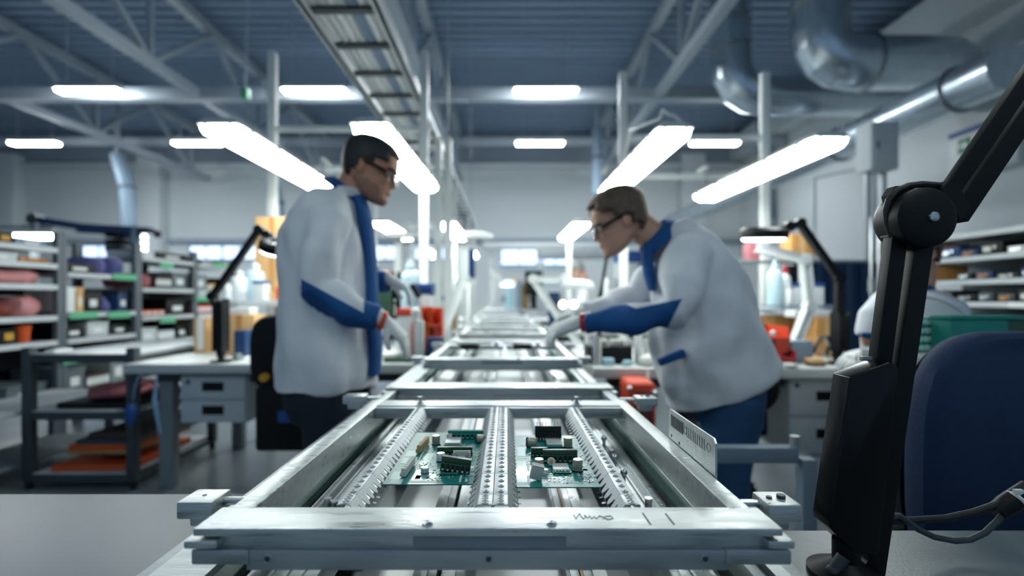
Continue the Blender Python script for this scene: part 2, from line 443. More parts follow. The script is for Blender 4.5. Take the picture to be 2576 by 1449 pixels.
# ---------------------------------------------------------------- conveyor line
t = T('conveyor', 'long aluminium conveyor line running from the foreground to the far end', 'conveyor', (-.03, .2, 0))
YA, YZ = .15, 8.2
for s_, (a, b, g0, g1, p0, p1) in enumerate(((-.475, -.345, -.337, -.315, -.298, -.225), (.305, .384, .262, .285, .19, .255))):
    m = MB(); m.box(a, b, YA, YZ, .66, .765, .004); m.box(a + .03, b - .03, YA, YZ, .765, .775); t.part('side_profile', m, 'alu_dull')
    m = MB(); m.box(g0, g1, YA, YZ, .78, .80); t.part('belt', m, 'belt_green')
    m = MB()
    lo, hi = (g1, p0) if s_ == 0 else (p1, g0)
    m.box(lo, hi, YA, YZ, .77, .788); t.part('chain_guide', m, 'black_rubber')
    m = MB(); m.box(p0, p1, YA, YZ, .755, .79, .002)
    for q in (.25, .5, .75): m.box(p0 + (p1 - p0) * q - .0015, p0 + (p1 - p0) * q + .0015, YA, YZ, .79, .793)
    m.box(p0, p0 + .012, YA, YZ, .79, .802, .002); t.part('guide_rail', m, 'alu')
    m = MB(); m.box(min(g0, a), max(g1, b), YA, YZ, .64, .66); t.part('under_tray', m, 'dark_grey')
m = MB(); m.box(-.224, .189, YA, YZ, .690, .695); t.part('drip_sheet', m, 'sheet_white')
for x0, x1, mm in ((-.135, -.10, 'alu_dull'), (-.094, -.06, 'alu'), (.085, .105, 'alu_dull'), (.11, .145, 'alu')):
    m = MB(); m.box(x0, x1, YA, YZ, .6955, .725, .003); m.box((x0 + x1) / 2 - .004, (x0 + x1) / 2 + .004, YA, YZ, .725, .728); t.part('bed_profile', m, mm)
m = MB(); m.box(.1055, .1095, YA, YZ, .696, .727); t.part('edge_strip', m, 'conn_tan', label='narrow tan strip between the profiles')
for y in (.45, 1.25, 1.75, 3.2, 4.6, 6.0, 7.5):
    m = MB(); m.box(-.34, .30, y, y + .04, .645, .689, .003); t.part('cross_bar', m, 'alu_dull')
for y in (.9, 2.6, 4.2, 5.8, 7.8):
    for x in (-.41, .345):
        m = MB(); m.box(x - .03, x + .03, y - .03, y + .03, 0, .66, .004); t.part('leg', m, 'alu_dull')
for px, py in ((1519, 1099), (1538, 1131), (1546, 1147), (1569, 1184)):
    d = .30 * F / (py - VY); x = X(px, d)
    m = MB(); m.cyl((x, d, .79), (x, d, .812), .0035, 10); m.ball((x, d, .817), .0062, 12, 8); t.part('roller_pin', m, 'steel')
m = MB(); d = .9; m.box(.185, .20, .95, 1.01, .79, .80, .002); t.part('yellow_tag', m, 'yellow')

# ---------------------------------------------------------------- solder carrier frames
def carrier_body(t, y0):
    """beams, rails and corner blocks; y0 = front edge"""
    Y = lambda v: y0 + (v - .517)
    for k, (fa, fb) in enumerate(((.517, .571), (1.333, 1.415))):
        nm = 'front_beam' if k == 0 else 'rear_beam'
        f = 1 if k == 0 else 1
        m = MB(); m.box(-.34, .30, Y(fa), Y(fb), .8615, .870, .0016)
        m.box(-.335, .295, Y(fa) + .010, Y(fb) - .004, .843, .8620, .001)
        o = t.part(nm, m, 'alu')
        m = MB(); m.box(-.285, .243, Y(fa) + .006, Y(fb) - .006, .8215, .8435, .0012); t.part('lower_bar', m, 'alu_dull', o)
        for a, b in ((-.345, -.282), (.240, .312)):
            m = MB(); m.box(a, b, Y(fa) + .004, Y(fb) - .006, .828, .845, .003); t.part('end_block', m, 'alu_dull', o)
        for a, b in ((-.349, -.313), (.283, .312)):
            m = MB(); m.box(a, b, Y(fa) - .002, Y(fb) - .03, .8485, .8575, .0025); t.part('end_lip', m, 'alu', o)
        if k == 0:
            m = MB(); m.box(-.103, .066, Y(fa) + .0086, Y(fa) + .0105, .846, .8608, .0005); t.part('label_strip', m, 'tape_blue', o)
            for x in (-.262, -.0195, .218):
                m = MB(); m.torus((x, Y(fa) + .006, .834), .0042, .0012, (0, 1, 0), 18, 6); ss = t.part('socket_screw', m, 'alu_dull', o); m = MB(); m.cyl((x, Y(fa) + .0052, .834), (x, Y(fa) + .012, .834), .0026, 12); merge_into(ss, m, 'dark_grey', t.loc)
            for x in (-.0875, .05):
                m = MB(); m.lathe([(.0062, 0), (.0058, .0018), (.003, .003), (.0015, .0022)], (x, Y(fa) + .011, .870), n=16); t.part('round_screw', m, 'steel', o)
    for nm, a, b in (('side_rail', -.329, -.300), ('side_rail', .264, .290)):
        m = MB(); m.box(a, b, Y(.566), Y(1.175), .825, .8702, .0016); t.part(nm, m, 'alu')
    m = MB(); m.box(-.30, .264, Y(1.088), Y(1.17), .845, .8695, .0012); m.box(-.30, .264, Y(1.10), Y(1.118), .8695, .8725, .001); t.part('cross_rail', m, 'alu')
    m = MB(); m.box(-.30, .264, Y(.574), Y(.592), .838, .853, .001); t.part('cross_rail', m, 'alu_dull')
    for x in (-.318, .277):
        m = MB(); m.box(x - .012, x + .012, Y(1.175), Y(1.34), .832, .862, .0015); t.part('link_bar', m, 'alu_dull')
    for x0, x1, ya, yb, s_ in ((-.404, -.360, .583, .625, 1), (.317, .357, .575, .617, -1), (-.418, -.362, 1.215, 1.255, 1), (.327, .378, 1.19, 1.232, -1)):
        m = MB(); m.box(x0, x1, Y(ya), Y(yb), .849, .8705, .003)
        m.box(x0 + .008, x1 - .008, Y(ya) + .012, Y(yb) - .004, .834, .852, .004)
        o = t.part('corner_block', m, 'alu')
        a, b = (x1 - .002, -.326) if s_ > 0 else (.288, x0 + .002)
        m = MB(); m.cyl((a, Y((ya + yb) / 2) + .006, .861), (b, Y((ya + yb) / 2) + .006, .861), .005, 12); t.part('pivot_pin', m, 'steel', o)
        m = MB(); xm = (x0 + x1) / 2; ym = Y((ya + yb) / 2)
        if s_ > 0: m.cyl((xm, ym, .8703), (xm, ym, .8709), .0028, 14)
        else:
            m.cyl((xm - .009, ym, .870), (xm - .009, ym, .8725), .0034, 14); m.cyl((xm + .006, ym, .870), (xm + .006, ym, .8745), .0052, 14)
        merge_into(o, m, 'dark_grey', t.loc)
    for x, yy, h in ((-.203, 1.125, .889), (.165, 1.125, .889), (-.219, .585, .8765), (-.211, .585, .873), (.174, .585, .877)):
        z0 = .8695 if yy > 1 else .850
        m = MB(); m.lathe([(.0042 + .0004 * (i % 2), i * .0012) for i in range(int((h - z0) / .0012))] , (x, Y(yy), z0), n=12)
        if yy > 1: m.lathe([(.0075, 0), (.0075, .006)], (x, Y(yy), z0), n=6); m.bar((x - .010, Y(yy), z0 + .008), (x - .006, Y(yy), z0 + .018), .002, .006); m.bar((x + .010, Y(yy), z0 + .008), (x + .006, Y(yy), z0 + .018), .002, .006)
        t.part('threaded_stud', m, 'steel', ang=60)

def comb_rail(t, x0, x1, side, ya=.536, n=8, pitch=.072):
    """sheet-metal comb rail: top strip with rivets and a slanted skirt of sprung teeth on one side"""
    root = None
    for k in range(n):
        a, b = max(ya + k * pitch, .578), min(ya + (k + 1) * pitch, 1.09)
        dz = -.0006 * (n - k) * .3
        zt = .8712 + dz
        m = MB(); m.box(x0, x1, a, b + .003, zt - .0012, zt, .0003)
        xs = x1 if side > 0 else x0; xo = x0 if side > 0 else x1
        m.box(xo - .0006, xo + .0006, a, b, zt - .014, zt - .0006)
        u, v = V(0, 1, 0), V(side * .0145, 0, -.0165)
        th = V(side * .0007, 0, .0006)
        L = b - a
        m.prism([(0, 0), (L, 0), (L, .42), (0, .42)], (xs, a, zt - .0006), u, v, th)
        nt = max(1, round(L / .018)); p = L / nt
        for j in range(nt):
            c = p * (j + .5)
            m.prism([(c - p * .40, .42), (c + p * .40, .42), (c + p * .31, .74), (c + p * .14, .95), (c - p * .14, .95), (c - p * .31, .74)], (xs, a, zt - .0006), u, v, th)
            e = Vector((xs, a, zt - .0006)) + u * c + v * .95
            m.prism([(-p * .16, 0), (p * .16, 0), (p * .13, 1), (-p * .13, 1)], e, u, V(-side * .0015, 0, -.006), V(side * .0007, 0, .0004))
            m.prism([(-p * .13, 0), (p * .13, 0), (p * .13, 1), (-p * .13, 1)], e + V(-side * .0015, 0, -.006), u, V(side * .0055, 0, -.0012), V(0, 0, .0007))
        xm = (x0 + x1) / 2
        for j in range(4):
            yy = a + L * (j + .5) / 4
            m.lathe([(.0042, 0), (.0039, .0011), (.0022, .0016), (.0014, .0007)], (xm, yy, zt - .0001), n=14)
        o = t.part('comb_rail', m, 'zinc', root)
        if root is None: root = o

t = T('carrier_frame', 'large aluminium carrier frame in the foreground holding two green circuit boards', 'carrier frame', (-.02, .517, .80), 'carrier frames on the conveyor line')
carrier_body(t, .517)
for x0, x1, s_ in ((-.2055, -.191, 1), (-.0345, -.0178, -1), (-.0155, .0015, 1), (.145, .1620, -1)): comb_rail(t, x0, x1, s_)
# upright gauge plate bolted to the right rail: slotted, two holes
m = MB(); ya, yb = .666, .856; xg = .2915
z0, z1 = .838, .9225
def gauge():
    P = []
    ns = 18; pts = [(0, 0), (yb - ya, 0), (yb - ya, z1 - z0 - .004), (yb - ya - .004, z1 - z0), (.006, z1 - z0), (0, z1 - z0 - .006)]
    m.prism(pts, (xg, ya, z0), (0, 1, 0), (0, 0, 1), (.003, 0, 0))
gauge(); o = t.part('gauge_plate', m, 'alu')
m = MB()
for i in range(8): yy = yb - .014 - i * .0075; m.box(xg - .0004, xg + .0002, yy - .0019, yy + .0019, z1 - .028, z1 - .008)
for yy, zz in ((yb - .014, z1 - .045), (yb - .052, z1 - .047)): m.lathe([(.0028, 0), (.0028, .0006)], (xg + .0002, yy, zz), (-1, 0, 0), 12)
merge_into(o, m, 'ink', t.loc)
m = MB()
for i in range(9):
    yy = yb - .085 - i * .0085
    m.box(xg - .0004, xg + .0002, yy - .0006, yy + .0006, z1 - .026, z1 - .010); m.box(xg - .0004, xg + .0002, yy - .003, yy, z1 - .0265, z1 - .0252)
for yy in (yb - .078, yb - .168): m.torus((xg, yy, z1 - .018), .006, .0005, (1, 0, 0), 20, 5)
merge_into(o, m, 'pencil', t.loc)
# pencil strokes and a faint scribble on the top of the front beam
m = MB()
for px, py, qx, qy in ((1617, 1291, 1637, 1320), (1674, 1292, 1696, 1320)):
    a, b = .25 * F / (py - VY), .25 * F / (qy - VY); m.bar((X(px, a), a, .8702), (X(qx, b), b, .8702), .0016, .0004)
fb = [c for c in t.o.children if c.name.startswith('front_beam')][0]
merge_into(fb, m, 'ink', t.loc)
m = MB()
word = [(1443, 1296), (1449, 1306), (1458, 1292), (1462, 1300), (1468, 1306), (1474, 1299), (1470, 1297), (1478, 1304), (1484, 1298), (1488, 1306), (1494, 1299), (1500, 1306), (1508, 1298), (1518, 1302), (1530, 1308), (1542, 1304), (1536, 1298), (1522, 1300), (1518, 1306)]
pts = []
for px, py in word: d = .25 * F / (py - VY); pts.append((X(px, d), d, .8703))
m.tube(pts, .00045, 5); merge_into(fb, m, 'pencil', t.loc)

far = T('carrier_frame', 'second aluminium carrier frame along the line, right behind the foreground frame', 'carrier frame', (-.02, 1.96, .80), 'carrier frames on the conveyor line')
carrier_body(far, 1.96)
for i, (y, w_) in enumerate(((3.40, 'third aluminium carrier frame along the line, by the bent worker\'s hands'), (4.85, 'fourth aluminium carrier frame along the line'), (6.30, 'farthest aluminium carrier frame on the line'))):
    dup(far.o, (-.02, y, .80), w_)
for x0, x1 in ((-.20, -.185), (-.02, .0), (.15, .165)):
    m = MB(); m.box(x0, x1, 2.02, 2.54, .855, .8705, .002); far.part('clamp_rail', m, 'zinc')
for k, (px, w_) in enumerate(((1183, 'left'), (1313, 'right'))):
    m = MB(); x = X(px, 2.35); m.box(x - .045, x + .045, 2.30, 2.42, .8706, .90, .004); one('relay_block', 'black block on the second carrier frame, %s of the pair' % w_, 'component', m, 'chip_black')
for px, w_ in ((1158, 'leftmost'), (1250, 'middle'), (1352, 'rightmost')):
    m = MB(); x = X(px, 2.45); m.box(x - .03, x + .03, 2.36, 2.52, .8706, .885, .003); m.box(x - .012, x + .012, 2.38, 2.44, .885, .9, .004); one('clamp_block', 'small pale clamp on the second carrier frame, %s of three' % w_, 'clamp', m, 'zinc')

# ---------------------------------------------------------------- circuit boards
ZB = .8555
def board(name, label, x0, x1, y0, y1):
    t = T(name, label, 'circuit board', ((x0 + x1) / 2, y0, ZB - .0016), 'circuit boards in the foreground frame')
    m = MB(); m.box(x0, x1, y0, y1, ZB - .0016, ZB); t.board = t.part('board', m, 'pcb')
    return t
H = CZ - ZB
def B(px, py): d = H * F / (py - VY); return V(X(px, d), d, ZB)
def pxm(py): return (H / (py - VY))       # metres per pixel at that row
def capv(t, px, py, wpx, hpx, body='cap_grey', top='tin', nm='capacitor'):
    c = B(px, py); s_ = pxm(py); r, h = wpx * s_ / 2, hpx * s_
    m = MB(); m.lathe([(r * 1.06, 0), (r * 1.06, h * .14), (r * .92, h * .18), (r, h * .24), (r, h * .93), (r * .93, h)], c, n=20); o = t.part(nm, m, body)
    m = MB(); m.lathe([(r * .9, 0), (r * .86, .0006)], c + V(0, 0, h), n=20); t.part('can_top', m, top, o)
    m = MB(); m.lathe([(r * 1.09, 0), (r * 1.09, h * .15)], c, n=20); t.part('base_ring', m, 'cap_black', o)
def caph(t, px, py, lpx, dpx, dirx=1):
    c = B(px, py); s_ = pxm(py); r, L = dpx * s_ / 2, lpx * s_
    m = MB(); m.lathe([(r * .92, 0), (r, .001), (r, L - .001), (r * .9, L)], c + V(-dirx * L / 2, 0, r), (dirx, -.25, .05), n=18); o = t.part('capacitor', m, 'cap_grey')
    m = MB(); m.lathe([(r * 1.05, 0), (r * 1.05, L * .16)], c + V(-dirx * L / 2 - dirx * .0003, 0, r), (dirx, -.25, .05), n=18); t.part('base_ring', m, 'cap_black', o)
def module(t, px, py, wpx, dpt, hpx, base=True):
    c = B(px, py); s_ = pxm(py); w2, h = wpx * s_ / 2, hpx * s_
    m = MB(); m.box(c.x - w2, c.x + w2, c.y, c.y + dpt, ZB + .003, ZB + .003 + h, .0005); o = t.part('shield_can', m, 'module_white')
    if base:
        m = MB(); m.box(c.x - w2 * 1.08, c.x + w2 * 1.2, c.y - .006, c.y + dpt + .001, ZB + .0015, ZB + .003); t.part('carrier_board', m, 'pcb', o)
        m = MB()
        for i in range(5): xx = c.x - w2 * .8 + i * w2 * .4; m.box(xx - .0007, xx + .0007, c.y - .004, c.y - .0025, ZB + .003, ZB + .0045)
        for i in range(6): xx = c.x - w2 + i * w2 * .4; m.box(xx - .0004, xx + .0004, c.y - .005, c.y - .004, ZB, ZB + .002)
        merge_into(o, m, 'gold', t.loc)
def terminal(t, a, b, hpx, n, dpt, body='term_green', tilt=0.0, lab=None):
    """screw terminal row from pixel a to b (front bottom edge)"""
    p, q = B(*a), B(*b); q.y = p.y; s_ = pxm(a[1]); h = hpx * s_; L = q.x - p.x
    R = Matrix.Translation(V((p.x + q.x) / 2, p.y, ZB + .001)) @ Matrix.Rotation(tilt, 4, 'Y')
    m = MB(); m.box(-L / 2, L / 2, 0, dpt, 0, h * .62, .0003, R); m.box(-L / 2, L / 2, dpt * .25, dpt, h * .62, h, .0003, R)
    o = t.part('terminal_block', m, body, label=lab)
    m = MB(); pw = L / n
    for i in range(n): m.box(-L / 2 + pw * (i + .2), -L / 2 + pw * (i + .8), -.0006, .0004, h * .16, h * .55, 0, R)
    merge_into(o, m, 'term_dark', t.loc)
    m = MB()
    for i in range(n): m.box(-L / 2 + pw * (i + .3), -L / 2 + pw * (i + .7), -.0012, -.0005, h * .13, h * .26, 0, R)
    for i in range(n): m.box(-L / 2 + pw * (i + .44), -L / 2 + pw * (i + .56), dpt * .4, dpt * .5, -.0032, .0005, 0, R)
    merge_into(o, m, 'tin', t.loc)
def connector(t, p, q, w_, h, body, n):
    """long pin connector from front point p to back point q"""
    dirv = (q - p); L = dirv.length; u = dirv.normalized(); s_ = u.cross(V(0, 0, 1)); M = Matrix((s_, u, V(0, 0, 1))).transposed().to_4x4(); M.translation = p
    m = MB(); m.box(-w_ / 2, w_ / 2, 0, L, .002, h, .0006, M); m.box(-w_ * .8, -w_ / 2, 0, L, .002, h * .55, .0005, M); o = t.part('pin_connector', m, body)
    m = MB()
    for i in range(n):
        y = L * (i + .5) / n; m.box(-w_ * .3, w_ * .3, y - L / n * .3, y + L / n * .3, h, h + .0006, 0, M); m.box(-.0005, .0005, y - .0005, y + .0005, 0, .003, 0, M)
    merge_into(o, m, body, t.loc)
def silk(t, items, m_='silk'):
    m = MB()
    for px, py, qx, qy in items:
        a, b = B(px, qy), B(qx, py)
        dd, de = H * F / (py - VY), H * F / (qy - VY)
        xc0, xc1 = X(px, (dd + de) / 2), X(qx, (dd + de) / 2)
        m.box(xc0, xc1, de, dd, ZB, ZB + .00018)
    merge_into(t.board, m, m_, t.loc)
def smd(t, spots, seed):
    r = random.Random(seed); m = MB(); k = MB(); w_ = MB()
    for (x0, y0, x1, y1, n) in spots:
        for _ in range(n):
            c = B(r.uniform(x0, x1), r.uniform(y0, y1)); a = r.choice((.0007, .001, .0014)); b = r.choice((.0006, .0009))
            (m, k, w_)[r.choice((0, 0, 1, 2, 2))].box(c.x - a, c.x + a, c.y - b, c.y + b, ZB, ZB + r.uniform(.0003, .0010))
    merge_into(t.board, m, 'tin', t.loc); merge_into(t.board, k, 'chip_black', t.loc); merge_into(t.board, w_, 'silk', t.loc)

lb = board('circuit_board', 'left green circuit board in the foreground frame, with white and tan connectors', -.1765, -.0405, .678, .938)
capv(lb, 1097, 1118, 20, 22); capv(lb, 1131, 1106, 15, 15, 'tin'); caph(lb, 1209, 1114, 19, 21, 1)
capv(lb, 1109, 1160, 22, 20, 'tin', 'tin', 'coin_can'); capv(lb, 1069, 1189, 20, 13, 'tin', 'tin', 'coin_can')
capv(lb, 1109, 1140, 19, 4, 'tin', 'tin', 'coin_can'); capv(lb, 1161, 1155, 24, 5, 'tin', 'tin', 'coin_can')
module(lb, 1138, 1121, 38, .035, 3); module(lb, 1128, 1193, 42, .02, 4)
connector(lb, B(1015, 1203), B(1040, 1168), .007, .0135, 'conn_white', 7)
connector(lb, B(1053, 1143), B(1076, 1117), .0065, .0145, 'conn_tan', 6)
terminal(lb, (1126, 1106), (1216, 1106), 20, 8, .012, 'teal'); terminal(lb, (1099, 1147), (1188, 1147), 19, 8, .010)
terminal(lb, (1106, 1193), (1181, 1193), 37, 6, .012, 'term_green', .14, 'tilted dark green terminal block with six openings')
p, q = B(1140, 1151), B(1184, 1151); m = MB(); m.box(p.x, q.x, p.y, p.y + .003, ZB, ZB + .011, .0003); m.box(p.x, p.x + .003, p.y - .004, p.y, ZB, ZB + .009); m.box(q.x - .003, q.x, p.y - .004, p.y, ZB, ZB + .009); lb.part('pin_header', m, 'conn_white')
silk(lb, [(1030, 1209, 1104, 1215), (983, 1206, 1012, 1216), (1012, 1150, 1052, 1152), (1000, 1168, 1037, 1170), (1045, 1196, 1058, 1206), (1035, 1152, 1040, 1176), (1060, 1118, 1064, 1170), (1098, 1204, 1104, 1211), (1156, 1197, 1161, 1213), (1170, 1205, 1176, 1212), (1180, 1140, 1186, 1144), (1182, 1172, 1192, 1178)])
silk(lb, [(985, 1186, 1022, 1206), (1022, 1134, 1052, 1149), (1010, 1152, 1034, 1166), (1060, 1140, 1085, 1170), (1072, 1122, 1084, 1138), (1042, 1182, 1078, 1204)], 'pcb_sheen')  # painted reflection patches on the left board, not silkscreen
smd(lb, [(1055, 1110, 1090, 1180, 50), (1095, 1165, 1200, 1212, 70), (1180, 1125, 1210, 1200, 50), (1060, 1180, 1110, 1210, 40), (1090, 1110, 1200, 1165, 60)], 3)

rb = board('circuit_board', 'right green circuit board in the foreground frame, with a standing black connector', .0125, .1325, .668, .920)
capv(rb, 1429, 1125, 22, 24); capv(rb, 1453, 1185, 25, 29); capv(rb, 1356, 1180, 24, 25)
caph(rb, 1338, 1124, 25, 24, 1); capv(rb, 1374, 1108, 16, 12, 'tin', 'tin', 'coin_can'); capv(rb, 1371, 1193, 17, 12, 'tin', 'tin', 'coin_can')
c = B(1387, 1174); m = MB(); r_ = 10 * pxm(1174); m.lathe([(r_, 0), (r_ * 1.05, .003), (r_ * .9, .005)], c + V(0, .004, r_ * 1.1), (0, -1, .25), 20); o = rb.part('trimmer', m, 'conn_white')
m = MB(); m.lathe([(r_ * .45, 0), (r_ * .4, .001)], c + V(0, -.0012, r_ * 1.1 + .0014), (0, -1, .25), 16); rb.part('trimmer_screw', m, 'gold', o)
module(rb, 1396, 1125, 39, .036, 3, True); module(rb, 1413, 1190, 41, .028, 4)
# standing black connector with upright pins
p, q = B(1346, 1109), B(1412, 1109); m = MB(); m.box(p.x, q.x, p.y, p.y + .004, ZB, ZB + .027, .0004); m.box(p.x + .004, q.x, p.y - .005, p.y, ZB + .006, ZB + .017, .0004); o = rb.part('upright_connector', m, 'chip_black')
m = MB()
for i in range(9): x = p.x + .004 + (q.x - p.x - .006) * i / 8; m.box(x - .0006, x + .0006, p.y + .001, p.y + .002, ZB + .027, ZB + .035); m.box(x - .001, x + .001, p.y - .007, p.y - .005, ZB + .002, ZB + .007)
merge_into(o, m, 'tin', rb.loc)
terminal(rb, (1336, 1151), (1378, 1151), 21, 4, .010); terminal(rb, (1366, 1167), (1453, 1167), 32, 7, .009, 'term_green')
# tilted white pin connector with free pins
Rw = Matrix.Translation(B(1347, 1211) + V(0, 0, .002)) @ Matrix.Rotation(.22, 4, 'Y') @ Matrix.Rotation(.15, 4, 'X')
m = MB(); m.box(-.009, .009, 0, .011, 0, .020, .001, Rw); o = rb.part('pin_connector', m, 'conn_white', label='tilted white pin connector')
m = MB()
for i in range(6): m.box(-.0085, .0085, .0 + .0002, .0045, .0205 - .0001 * i, .0212, 0, Rw) if i == 0 else m.box(-.008, .008, .001 + .0017 * i, .0022 + .0017 * i, .0199, .0209, 0, Rw)
merge_into(o, m, 'conn_white', rb.loc)
m = MB()
for i in range(5): m.box(.009, .019, .002 + .0018 * i, .0026 + .0018 * i, .005 + .0028 * i, .0056 + .0028 * i, 0, Rw)
merge_into(o, m, 'tin', rb.loc)
silk(rb, [(1326, 1196, 1333, 1217), (1300, 1216, 1333, 1219), (1325, 1160, 1331, 1186), (1322, 1110, 1326, 1118), (1302, 1120, 1322, 1122), (1378, 1208, 1405, 1212), (1423, 1200, 1427, 1207), (1440, 1212, 1455, 1214), (1466, 1180, 1478, 1184), (1466, 1196, 1471, 1198), (1488, 1205, 1494, 1212), (1478, 1203, 1481, 1213), (1470, 1208, 1474, 1210), (1300, 1152, 1322, 1154)])
silk(rb, [(1300, 1160, 1325, 1180), (1297, 1190, 1326, 1214), (1300, 1124, 1321, 1148), (1464, 1166, 1492, 1192)], 'pcb_sheen')  # same painted reflections on the right board
smd(rb, [(1440, 1118, 1480, 1175, 60), (1450, 1190, 1500, 1215, 50), (1375, 1190, 1440, 1216, 60), (1322, 1140, 1345, 1170, 30), (1340, 1115, 1440, 1160, 60)], 5)

# ---------------------------------------------------------------- foreground tables, support stand
def table(name, label, x0, x1, y0, y1, zt, th, topm, legm, legs=True):
    t = T(name, label, 'table', ((x0 + x1) / 2, (y0 + y1) / 2, 0))
    m = MB(); m.box(x0, x1, y0, y1, zt - th, zt, .004); t.part('tabletop', m, topm)
    if legs:
        for x in (x0 + .06, x1 - .06):
            for y in (y0 + .06, y1 - .06):
                m = MB(); m.box(x - .025, x + .025, y - .025, y + .025, 0, zt - th, .003); t.part('leg', m, legm)
        m = MB(); m.box(x0 + .085, x1 - .085, y1 - .075, y1 - .045, zt - th - .07, zt - th - .01); t.part('apron', m, legm)
    return t
table('work_table', 'plain light grey foreground work table, left of the carrier frame', -1.75, -.486, -.15, .903, .75, .03, 'table_left', 'grey_paint')
table('work_table', 'speckled grey foreground work table under the black lamp arm', .388, 1.7, -.15, .762, .75, .03, 'table_right', 'grey_paint')
t = T('support_stand', 'aluminium profile support stand between the jeans and the black lamp arm', 'stand', (.85, 1.4, 0))
zt = Z(1152, 1.4)
m = MB(); m.box(X(2010, 1.4), X(2046, 1.4), 1.38, 1.42, 0, zt, .003); t.part('leg', m, 'grey_blue')
m = MB(); m.box(.47, X(2000, 1.4), 1.38, 1.42, zt - .01, zt + .035, .003); t.part('cross_bar', m, 'grey_blue')
m = MB(); m.cyl((X(1999, 1.4), 1.4, zt + .03), (X(1999, 1.4), 1.4, zt + .065), .013, 12); t.part('end_knob', m, 'alu_dull')
m = MB(); m.box(.47, .51, 1.38, 1.42, 0, zt - .012, .003); t.part('leg', m, 'grey_blue')

# ---------------------------------------------------------------- black magnifier lamp arm in the foreground
D = .62
def PW(px, py, d=D): return W(px, py, d)
t = T('magnifier_lamp', 'black jointed lamp arm standing in the foreground in front of the blue chair', 'lamp', (X(2168, D), D, .75))
def arm_bar(p, q, wpx, d0, th):
    """flat bar: pixel centre line p-q at depth d0, width in px"""
    p, q = Vector(p), Vector(q); n = (q - p).normalized(); n = Vector((-n.y, n.x)) * wpx / 2
    pl = [W(*(p + n), d0), W(*(q + n), d0), W(*(q - n), d0), W(*(p - n), d0)]
    m = MB(); m.loft([pl, [v + V(0, th, 0) for v in pl]]); m._bev(list(m.bm.verts), .0012, 2); return m
t.part('lower_arm', arm_bar((2268, 575), (2222, 935), 40, D + .006, .016), 'black')
t.part('lower_arm', arm_bar((2336, 560), (2205, 1452), 45, D + .004, .018), 'black')
o = t.part('upper_arm', arm_bar((2392, 488), (2806, -120), 40, D + .004, .012), 'black')
t.part('upper_arm', arm_bar((2418, 545), (2830, -70), 46, D + .008, .018), 'black')
# spring box: sheared housing
fr = [(2140, 948), (2238, 910), (2256, 917), (2262, 932), (2213, 1384), (2206, 1396), (2150, 1393), (2088, 1328), (2086, 1310)]
pl = [W(px, py, D - .006) for px, py in fr]
m = MB(); m.loft([pl, [v + V(0, .034, 0) for v in pl]]); m._bev(list(m.bm.verts), .0022, 3); o = t.part('spring_box', m, 'black_gloss')
m = MB(); c = W(2178, 902, D + .012); m.box(c.x - .006, c.x + .006, c.y - .004, c.y + .004, c.z - .003, c.z + .003, .001); t.part('box_clip', m, 'alu_dark', o)
# joint
jc = W(2340, 545, D - .012)
m = MB(); m.lathe([(.030, 0), (.0385, .004), (.0395, .012), (.0395, .04), (.036, .048)], jc, (0, 1, 0), 40); o = t.part('joint_disc', m, 'black')
m = MB(); m.lathe([(.0066, 0), (.0060, .002), (.002, .0034)], W(2349, 545, D - .0125), (0, -1, 0), 20); t.part('joint_bolt', m, 'steel', o)
m = MB(); br = [(2238, 490), (2252, 468), (2300, 466), (2292, 560), (2278, 596), (2234, 596), (2246, 530)]
pl = [W(px, py, D + .012) for px, py in br]; m.loft([pl, [v + V(0, .014, 0) for v in pl]]); t.part('joint_bracket', m, 'black')
m = MB(); br = [(2368, 474), (2390, 452), (2415, 470), (2440, 520), (2418, 556), (2398, 520)]
pl = [W(px, py, D + .0) for px, py in br]; m.loft([pl, [v + V(0, .022, 0) for v in pl]]); t.part('joint_bracket', m, 'black')
for k, pts in enumerate(([(2247, 600), (2232, 560), (2229, 530), (2236, 503), (2256, 480), (2285, 467), (2320, 463), (2360, 466), (2384, 478)], [(2252, 560), (2250, 530), (2258, 508), (2280, 490), (2310, 478), (2350, 474)])):
    m = MB(); m.tube([W(px, py, D + .010 + .006 * k) for px, py in pts], .0042, 8); t.part('cable_loop', m, 'black_rubber')
# foot
m = MB(); m.cyl(W(2142, 1350, D + .01), V(X(2140, D), D + .01, .795), .011, 16); t.part('post', m, 'black')
b = V(X(2142, D), D + .01, .751)
m = MB(); m.lathe([(.045, 0), (.045, .008), (.030, .016), (.016, .024), (.016, .05)], b, n=28); t.part('base', m, 'black')
m = MB(); m.cyl(W(2122, 1400, D) , W(2098, 1436, D), .008, 14); m.ball(W(2096, 1438, D), .009, 12, 8); t.part('clamp_knob', m, 'dark_grey')
m = MB(); m.cyl(V(X(2206, D), D + .006, .765), V(X(2206, D), D + .03, .765), .012, 14); t.part('lower_pivot', m, 'black')
# the lamp head far right above the table, beyond the picture edge
hc = W(2840, -105, D + .01)
m = MB(); m.ball(hc, .03, 16, 10); t.part('head_joint', m, 'black')
